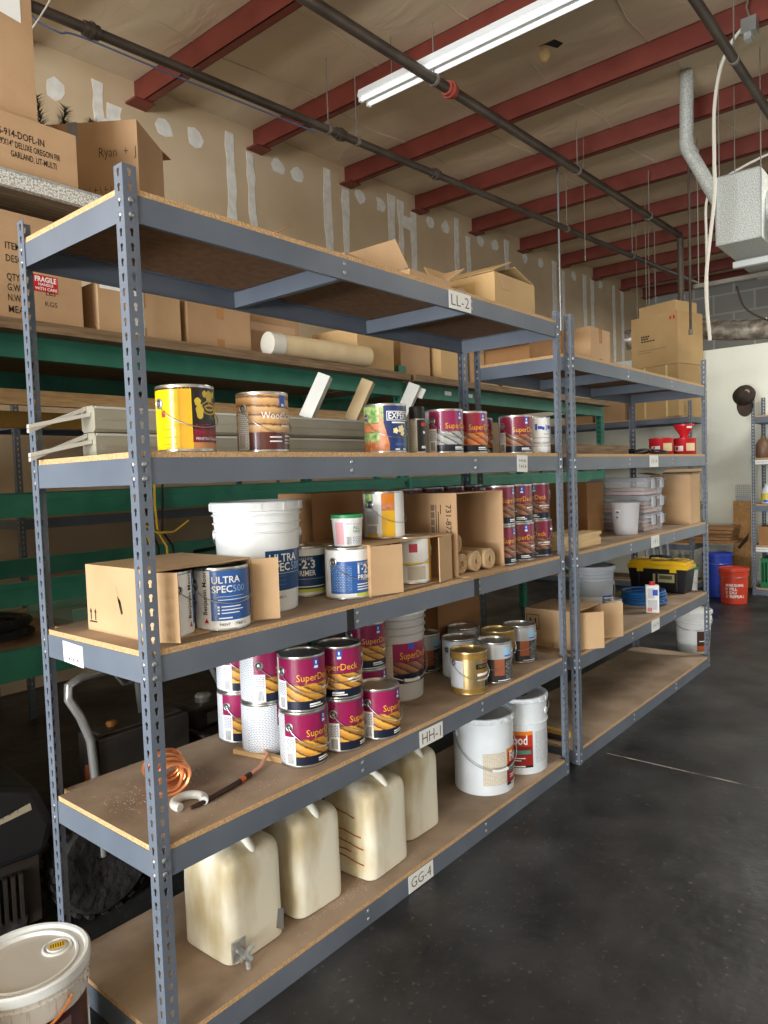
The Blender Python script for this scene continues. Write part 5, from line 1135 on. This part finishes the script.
b = MB(); b.box((-.009, -.105, 0), (.009, .105, 1.13), OSB); b.poly([(-.0095, .03, .50), (-.0095, -.07, .62), (-.0095, -.085, .72), (-.0095, -.04, .66), (-.0095, .06, .52)], mat('dark_stain', (70, 52, 36), .8), (.0002, 0, 0))
tag(b.build('plywood_strip', loc=(9.10, .745, .0003), rot=(0, .02, 0), smooth=False), 'narrow upright chipboard leaning on the white wall behind the orange red bucket', 'board')
b = MB()
for k in range(9): b.tube([(0, -.09 + .0225 * k, 0), (0, -.09 + .0225 * k, .2)], .002, ZINC, 5)
for k in range(9): b.tube([(0, -.09, .025 * k), (0, .09, .025 * k)], .002, ZINC, 5)
b.box((-.004, -.092, -.004), (.004, .092, .06), ZINC)
tag(b.build('wire_basket', loc=(9.125, .73, 1.137), smooth=False), 'grey wire mesh panel above the leaning chipboard', 'mesh')
# cap hanging on the corner of the right unit
cp = thing('baseball_cap', 'dark trucker cap hanging on the corner of the right shelving unit', 'cap', (8.53, .565, 2.44), .3)
CAPM = mat('dark_cap_cloth', (52, 42, 36), .9, 0, (66, 54, 46), 14, 3)
b = MB(); M = Matrix.Rotation(-1.2, 4, 'Y') @ Matrix.Rotation(.35, 4, 'X')
b.lathe([(.118, -.06), (.122, -.02), (.118, .03), (.102, .075), (.072, .105), (.03, .12), (0, .123)], 28, CAPM, M=M); b.lathe([(.008, .122), (.008, .127), (0, .13)], 10, CAPM, M=M); b.build('crown', cp)
b = MB(); pts = [(.10 * math.sin(a), .10 * math.cos(a)) for a in [i * PI / 10 - PI / 2 for i in range(11)]]
pl = [Vector((-.02, x_ * .85, -.07 - .04 * (y_ / .1))) for x_, y_ in pts] + [Vector((-.075, x_ * .9, -.13 - .13 * max(0, y_ / .1))) for x_, y_ in pts[::-1]]
for i in range(10): b.quad([pl[i], pl[i + 1], pl[20 - i], pl[21 - i]], CAPM); b.quad([pl[21 - i] + Vector((.004, 0, -.003)), pl[20 - i] + Vector((.004, 0, -.003)), pl[i + 1] + Vector((.004, 0, -.003)), pl[i] + Vector((.004, 0, -.003))], CAPM)
b.build('brim', cp)
b = MB(); b.lathe([(.03, .0), (.03, .002), (0, .003)], 16, mat('cap_badge', (150, 138, 122), .7), M=Matrix.Translation((-.112, -.02, .03)) @ Matrix.Rotation(-PI / 2, 4, 'Y')); b.build('badge', cp)
# goods on the right unit
zD = [z + .0168 for z in (.075, .60, 1.10, 1.66, 2.17)]
b = MB(); b.lathe([(0, 0), (.07, 0), (.085, .02), (.085, .16), (.05, .22), (.025, .24), (.025, .27), (0, .27)], 24, mat('brown_jug', (120, 92, 70), .4)); tag(b.build('jug', loc=(8.70, .40, zD[3])), 'brown jug on the right unit under the cap', 'jug')
t = thing('plastic_bag', 'clear plastic bag of parts beside the brown jug on the right unit', 'bag', (8.68, .21, zD[3])); b = MB(); b.lathe([(0, 0), (.075, 0), (.09, .06), (.085, .2), (.05, .27), (.06, .3), (0, .3)], 20, mat('hazy_plastic', (196, 198, 202), .3, trans=.4)); b.build('body', t); b = MB(); b.wrap(.0905, -80, 20, .06, .10, PAPER); b.wrap(.0905, -80, 20, .14, .17, PAPER); b.build('label', t)
t = thing('bottle', 'yellow and blue labelled bottle on the right unit above the brown carton', 'bottle', (8.70, .36, zD[2]), -.9); b = MB(); b.lathe([(0, 0), (.06, 0), (.07, .01), (.07, .15), (.04, .2), (.03, .2), (.03, .24), (0, .24)], 24, mat('pale_bottle', (210, 214, 220), .3)); b.build('body', t); b = MB(); b.wrap(.0712, -100, 100, .02, .13, mat('yellow_bottle_label', (216, 200, 80), .4)); b.wrap(.072, -60, 60, .02, .05, BLUELOGO); b.wrap(.072, -20, 40, .06, .12, LEAF); b.build('label', t)
carton('brown carton on the right unit above the green crate', 8.76, .33, zD[1], .3, .22, .22, 0, CARDD)
b = MB(); GC = mat('green_crate', (20, 110, 62), .4)
b.box((-.2, -.15, 0), (.2, .15, .008), GC)
for x0, y0, x1, y1 in ((-.2, -.15, .2, -.142), (-.2, .142, .2, .15), (-.2, -.142, -.192, .142), (.192, -.142, .2, .142)):
    b.box((x0, y0, .008), (x1, y1, .07), GC); b.box((x0, y0, .31), (x1, y1, .36), GC)
for k in range(9):
    y_ = -.142 + .284 * k / 8; b.box((-.2, y_ - .007, .07), (-.192, y_ + .007, .31), GC); b.box((.192, y_ - .007, .07), (.2, y_ + .007, .31), GC)
    x_ = -.19 + .38 * k / 8; b.box((x_ - .007, -.15, .07), (x_ + .007, -.142, .31), GC); b.box((x_ - .007, .142, .07), (x_ + .007, .15, .31), GC)
tag(b.build('plastic_crate', loc=(8.80, .27, zD[0]), smooth=False), 'green slatted plastic crate on the bottom of the right unit', 'crate')
# ================================================================ UNDER THE ROOF
PIPEM = mat('dark_pipe', (70, 62, 54), .5, .3, (90, 80, 70), 4, 4); RODM = mat('hanger_rod', (130, 122, 112), .5, .4)
def pipe(name, label, pts, r, m=PIPEM, cat='pipe', couplings=(), clamps=(), cm=None, group=None):
    t = thing(name, label, cat, (0, 0, 0), 0, group); b = MB(); b.tube(pts, r, m, 12); b.build('run', t)
    d = (Vector(pts[1]) - Vector(pts[0])).normalized()
    for c in couplings:
        p = Vector(pts[0]) + d * c; b = MB(); b.tube([p - d * .05, p + d * .05], r * 1.35, cm or m, 14); b.tube([p - d * .012, p + d * .012], r * 1.6, cm or m, 14); b.build('coupling', t)
    for c in clamps:
        p = Vector(pts[0]) + d * c; b = MB(); b.tube([p + Vector((0, 0, r + .01)), Vector((p.x, p.y, zb(p.x) + .1))], .006, RODM, 6); b.tube([p - d * .015, p + d * .015], r * 1.18, RODM, 12); b.build('hanger', t)
    return t
REDC = mat('red_coupling', (150, 66, 52), .5)
pipe('sprinkler_pipe', 'dark sprinkler pipe running under the red beams nearest the drywall', [(-3.4, 3.1713, 4.55), (11.5, 1.90, 4.55)], .034, couplings=(4.915, 7.065, 8.315), clamps=(1.8, 6.935, 7.265, 10.775, 12.515), cm=PIPEM)
pipe('sprinkler_pipe', 'dark sprinkler pipe crossing the fluorescent fixture and turning down at its end', [(-3.0, 1.862, 4.72), (9.18, 1.505, 4.72), (9.21, 1.505, 4.68), (9.21, 1.505, 3.14)], .0415, couplings=(6.982,), clamps=(2.2, 6.772, 9.212, 11.132), cm=REDC)
pipe('sprinkler_pipe', 'dark pipe at the upper right above the galvanised duct box', [(-3.0, -.214, 4.60), (9.0, -.26, 4.60)], .034, clamps=(3.0, 7.9, 9.9))
pipe('sprinkler_pipe', 'thin dark pipe along the roof at the far upper right corner', [(-3.0, -.705, 4.75), (9.0, -.78, 4.75)], .022)
fx = thing('light_fixture', 'long white fluorescent strip fixture hanging under the roof', 'ceiling light', (3.805, 1.215, 4.862), 0)
TUBE = mat('fluorescent_tube', (250, 250, 246), .3, emit=(246, 250, 252, .62))
b = MB(); b.poly([(-.08, -1.22, -.01), (-.06, -1.22, .05), (.06, -1.22, .05), (.08, -1.22, -.01), (.022, -1.22, -.03), (-.022, -1.22, -.03)], mat('fixture_white', (236, 238, 238), .35), (0, 2.44, 0)); b.build('housing', fx, smooth=False)
for x in (-.05, .05):
    b = MB(); b.tube([(x, -1.19, -.036), (x, 1.19, -.036)], .0165, TUBE, 12); b.build('tube', fx)
    b = MB(); b.box((x - .018, 1.19, -.055), (x + .018, 1.215, -.018), mat('fixture_white', (236, 238, 238), .35)); b.build('socket', fx, smooth=False)
for y in (-.9, .9):
    b = MB(); b.tube([(0, y, .045), (0, y, zb(3.8) + .2 - 4.862)], .004, RODM, 6); b.build('chain', fx)
# duct work on the right
du = thing('air_duct', 'speckled galvanised duct box hanging at the upper right', 'duct', (6.0, 0, 3.58))
SPG = mat('spangled_zinc', (158, 162, 156), .5, .25, (210, 212, 205), 110, 2, lo=.4, hi=.62)
b = MB(); b.box((0, -.18, 0), (.62, .185, .60), SPG); o = b.build('plenum', du, smooth=False)
b = MB()
for y in (-.186, .179): b.box((-.004, y, -.003), (.004, y + .012, .603), ZINC)
for z in (-.003, .593): b.box((-.004, -.18, z), (.004, .185, z + .01), ZINC)
b.build('flange', du, smooth=False)
b = MB(); b.lathe([(.0, 0), (.17, 0), (.17, .10), (.175, .105), (.17, .11), (.168, .4), (0, .4)], 28, SPG, M=Matrix.Translation((.33, -.18, .32)) @ Matrix.Rotation(PI / 2, 4, 'X')); b.build('round_branch', du)
b = MB(); b.poly([(.62, -.4, -.02), (.62, .18, -.02), (.62, .18, .25), (.62, -.4, .25)], mat('duct_grey', (120, 120, 114), .5, .4), (.9, 0, 0)); b.build('trunk', du, smooth=False)
b = MB(); b.box((.60, -.9, -.075), (.66, .2, -.02), mat('white_strip', (206, 210, 206), .5)); b.build('white_strip', du, smooth=False)
b = MB()
for x_, y_ in ((.05, -.17), (.05, .17), (.58, -.17), (.58, .17)): b.tube([(x_, y_, .60), (x_, y_, 1.62)], .005, RODM, 6)
b.build('hanger', du)
vp = thing('vent_pipe', 'galvanised round vent pipe bending down to the duct box', 'pipe', (0, 0, 0))
b = MB(); b.tube([(6.25, .50, zb(6.25) + .2), (6.25, .51, 4.66)], .062, SPG, 18); b.build('upper_pipe', vp)
b = MB(); b.tube([(6.25, .51, 4.70), (6.25, .50, 4.62), (6.25, .46, 4.54)], .068, SPG, 18); b.build('elbow', vp)
b = MB(); b.tube([(6.25, .48, 4.57), (6.25, .20, 3.98)], .062, SPG, 18); b.build('lower_pipe', vp)
COND = mat('pale_conduit', (206, 200, 186), .5)
def smooth(pts, n=8):
    P = [Vector(p) for p in pts]; out = []
    for i in range(len(P) - 1):
        a, b_, c, d = P[max(i - 1, 0)], P[i], P[i + 1], P[min(i + 2, len(P) - 1)]
        for k in range(n):
            t = k / n; out.append(.5 * ((2 * b_) + (c - a) * t + (2 * a - 5 * b_ + 4 * c - d) * t * t + (3 * b_ - a - 3 * c + d) * t ** 3))
    return out + [P[-1]]
fc = thing('flexible_conduit', 'pale flexible conduit curving down from a junction box at the upper right', 'conduit', (0, 0, 0))
b = MB(); b.tube(smooth([(5.4, -.18, 5.06), (5.4, -.10, 4.98), (5.4, -.018, 4.81), (5.4, .03, 4.507), (5.4, .035, 4.1), (5.4, .039, 3.79), (5.4, .109, 3.153), (5.4, .085, 2.65)]), .015, COND, 10); b.build('tube', fc)
b = MB(); b.box((5.33, -.30, 4.99), (5.43, -.19, 5.10), ZINC); b.box((5.34, -.26, 4.94), (5.42, -.21, 4.99), GALV); b.tube([(5.38, -.25, 5.10), (5.38, -.22, 5.2), (5.38, -.24, 5.28)], .008, RODM, 6); b.build('junction_box', fc, smooth=False)
b = MB(); b.tube(smooth([(7.0, -1.4, 4.72), (6.9, -.2, 4.62), (6.85, .38, 4.45), (6.85, .50, 4.30), (6.85, .51, 3.9), (6.85, .50, 3.0)]), .013, COND, 8); tag(b.build('conduit'), 'thin pale conduit bending down behind the duct box', 'conduit')
for i, (x_, y_, z0_, r_, lab) in enumerate(((7.0, .72, 3.0, .014, 'dark thin pipe dropping from the roof left of the conduit'), (9.9, 2.18, 3.2, .008, 'thin rod dropping from the roof beside the pipe end, left of two'), (9.9, 2.09, 3.2, .008, 'thin rod dropping from the roof beside the pipe end, right of two'), (7.2, 2.30, 2.7, .014, 'pale slim pipe dropping behind the lower top shelf'), (6.6, 1.70, 3.9, .004, 'thin wire hanging from the roof before the middle beams'), (10.0, 2.4, 3.6, .006, 'thin rod hanging far back near the end of the sprinkler pipe'), (9.0, 1.9, 3.7, .005, 'thin rod hanging far back between the red beams'))):
    b = MB(); b.tube([(x_, y_, z0_), (x_ + .01, y_, zb(x_) + .15)], r_, RODM if r_ < .012 else (PIPEM if i == 0 else ZINC), 8); b.tube([(x_, y_, z0_), (x_, y_, z0_ + .05)], r_ * 1.6, RODM, 8); tag(b.build('hanging_rod'), lab, 'rod')
b = MB(); b.tube(smooth([(10.3, 2.7, 3.62), (10.5, 1.9, 3.70), (10.5, 1.2, 3.58), (10.5, .4, 3.50)]), .15, mat('foil_duct', (206, 196, 180), .35, .35, (140, 130, 118), 9, 4, .5, 8, lo=.4, hi=.6), 18); tag(b.build('round_duct'), 'silvery round foil duct running above the white wall', 'duct')
b = MB(); b.tube(smooth([(9.6, .9, 4.0), (9.6, .8, 3.7), (9.6, .55, 3.5), (9.6, .25, 3.4)]), .014, PIPEM, 8); tag(b.build('cable'), 'dark cable sagging before the block wall', 'cable')
b = MB(); b.box((7.2, -1.2, 3.52), (7.26, .75, 3.56), mat('grey_strut', (126, 120, 110), .5, .3)); b.tube([(7.23, .7, 3.56), (7.23, .7, 5.1)], .006, RODM, 6); tag(b.build('strut', smooth=False), 'grey strut hanging level below the duct box', 'strut')
b = MB(); b.tube(smooth([(1.03, 2.62, 4.62), (1.12, 2.78, 4.50), (1.30, 2.79, 4.47), (1.45, 2.78, 4.5), (2.2, 2.71, 4.49), (3.4, 2.62, 4.505)]), .007, mat('blue_grey_cable', (96, 110, 140), .5), 6)
b.tube(smooth([(1.03, 2.62, 4.62), (1.0, 2.64, 4.45), (1.02, 2.6, 4.36)]), .006, mat('blue_grey_cable', (96, 110, 140), .5), 6); tag(b.build('cable'), 'blue grey cable tied along the sprinkler pipe near the drywall', 'cable')
b = MB(); b.tube(smooth([(1.25, 2.3, 5.0), (1.18, 2.5, 4.6), (1.06, 2.8, 4.3), (.98, 3.0, 4.25)]), .005, COND, 6); tag(b.build('cable'), 'pale thin cable hanging at the upper left beside the tall box', 'cable')
b = MB(); b.poly([(x_, y_, zb(5.1) + .203) for x_, y_ in ((4.72, 1.27), (4.84, 1.16), (4.96, 1.13), (4.99, 1.2), (4.88, 1.25), (4.84, 1.34), (4.78, 1.31))], mat('insulation_dark', (40, 34, 28), .9), (0, 0, .004)); b.lathe([(0, .06), (.03, .07), (.055, .11), (.05, .15), (.025, .19), (0, .2)], 9, mat('insulation_tuft', (206, 176, 122), .9), c=(4.86, 1.26, zb(5.1) - .005)); tag(b.build('insulation_tear'), 'torn hole with a hanging tan tuft in the roof insulation', 'insulation')
# seams of the insulation, thin wires
b = MB()
for y_ in (3.3, 2.45, 1.5, .55, -.4, -1.4):
    b.tube([(x_ * .5 + .0, y_ + .05 * math.sin(x_ * 1.7 + y_ * 5), zb(x_ * .5) + .207 + .004 * math.sin(x_ * 1.1 + y_)) for x_ in range(0, 31)], .006, INS, 6)
struct(b.build('trim_3'))
# ================================================================ LIGHT, VIEW
def area(name, loc, target, sx_, sy_, power, col=(1, 1, 1)):
    l = bpy.data.lights.new(name, 'AREA'); l.shape = 'RECTANGLE'; l.size = sx_; l.size_y = sy_; l.energy = power; l.color = col
    o = bpy.data.objects.new(name, l); COL.objects.link(o); o.location = loc
    o.rotation_euler = (Vector(target) - Vector(loc)).to_track_quat('-Z', 'Y').to_euler(); return o
area('daylight_left_door', (-9.05, -1.1, 2.15), (1, -1.1, 1.9), 3.6, 4.2, 1330, (.89, .95, 1.0))
area('sunlit_ground_bounce', (-9.7, -2.7, .2), (-3.5, -1.5, 5.0), 5.6, 1.3, 1180, (1.0, .96, .90))
area('daylight_front_door', (5.4, -7.05, 1.85), (5.4, 0, 1.7), 4.2, 3.4, 45, (.95, .98, 1.0))
area('fill_light_aisle', (6.6, -2.2, 4.6), (6.9, -2.1, 0), 2.4, .12, 170, (1.0, .98, .92))  # added fill without a fixture, brightens the white partition and aisle
area('fill_light_back', (12.6, .8, 4.75), (12.7, .9, 0), .12, 2.4, 110, (1.0, .98, .93))  # added fill without a fixture, lifts the block wall beyond the partition
wd = bpy.data.worlds.new('World'); SC.world = wd; wd.use_nodes = True
bg = wd.node_tree.nodes['Background']; bg.inputs[0].default_value = (.75, .86, 1.0, 1); bg.inputs[1].default_value = .6
cd = bpy.data.cameras.new('Camera'); co_ = bpy.data.objects.new('Camera', cd); COL.objects.link(co_)
yaw, pt, ro = .8721, -.0500, -.0348
fw = Vector((math.sin(yaw) * math.cos(pt), math.cos(yaw) * math.cos(pt), math.sin(pt))); r0 = Vector((math.cos(yaw), -math.sin(yaw), 0)); u0 = r0.cross(fw)
R_ = r0 * math.cos(ro) + u0 * math.sin(ro); U_ = -r0 * math.sin(ro) + u0 * math.cos(ro)
Mx = Matrix((R_, U_, -fw)).transposed().to_4x4(); Mx.translation = CAM; co_.matrix_world = Mx
cd.sensor_fit = 'VERTICAL'; cd.sensor_height = 36; cd.lens = 719.01 / 1024 * 36; cd.clip_start = .05; cd.clip_end = 100
SC.camera = co_
SC.view_settings.view_transform = 'Standard'; SC.view_settings.look = 'None'; SC.view_settings.exposure = 0; SC.view_settings.gamma = 1; SC.view_settings.use_curve_mapping = False
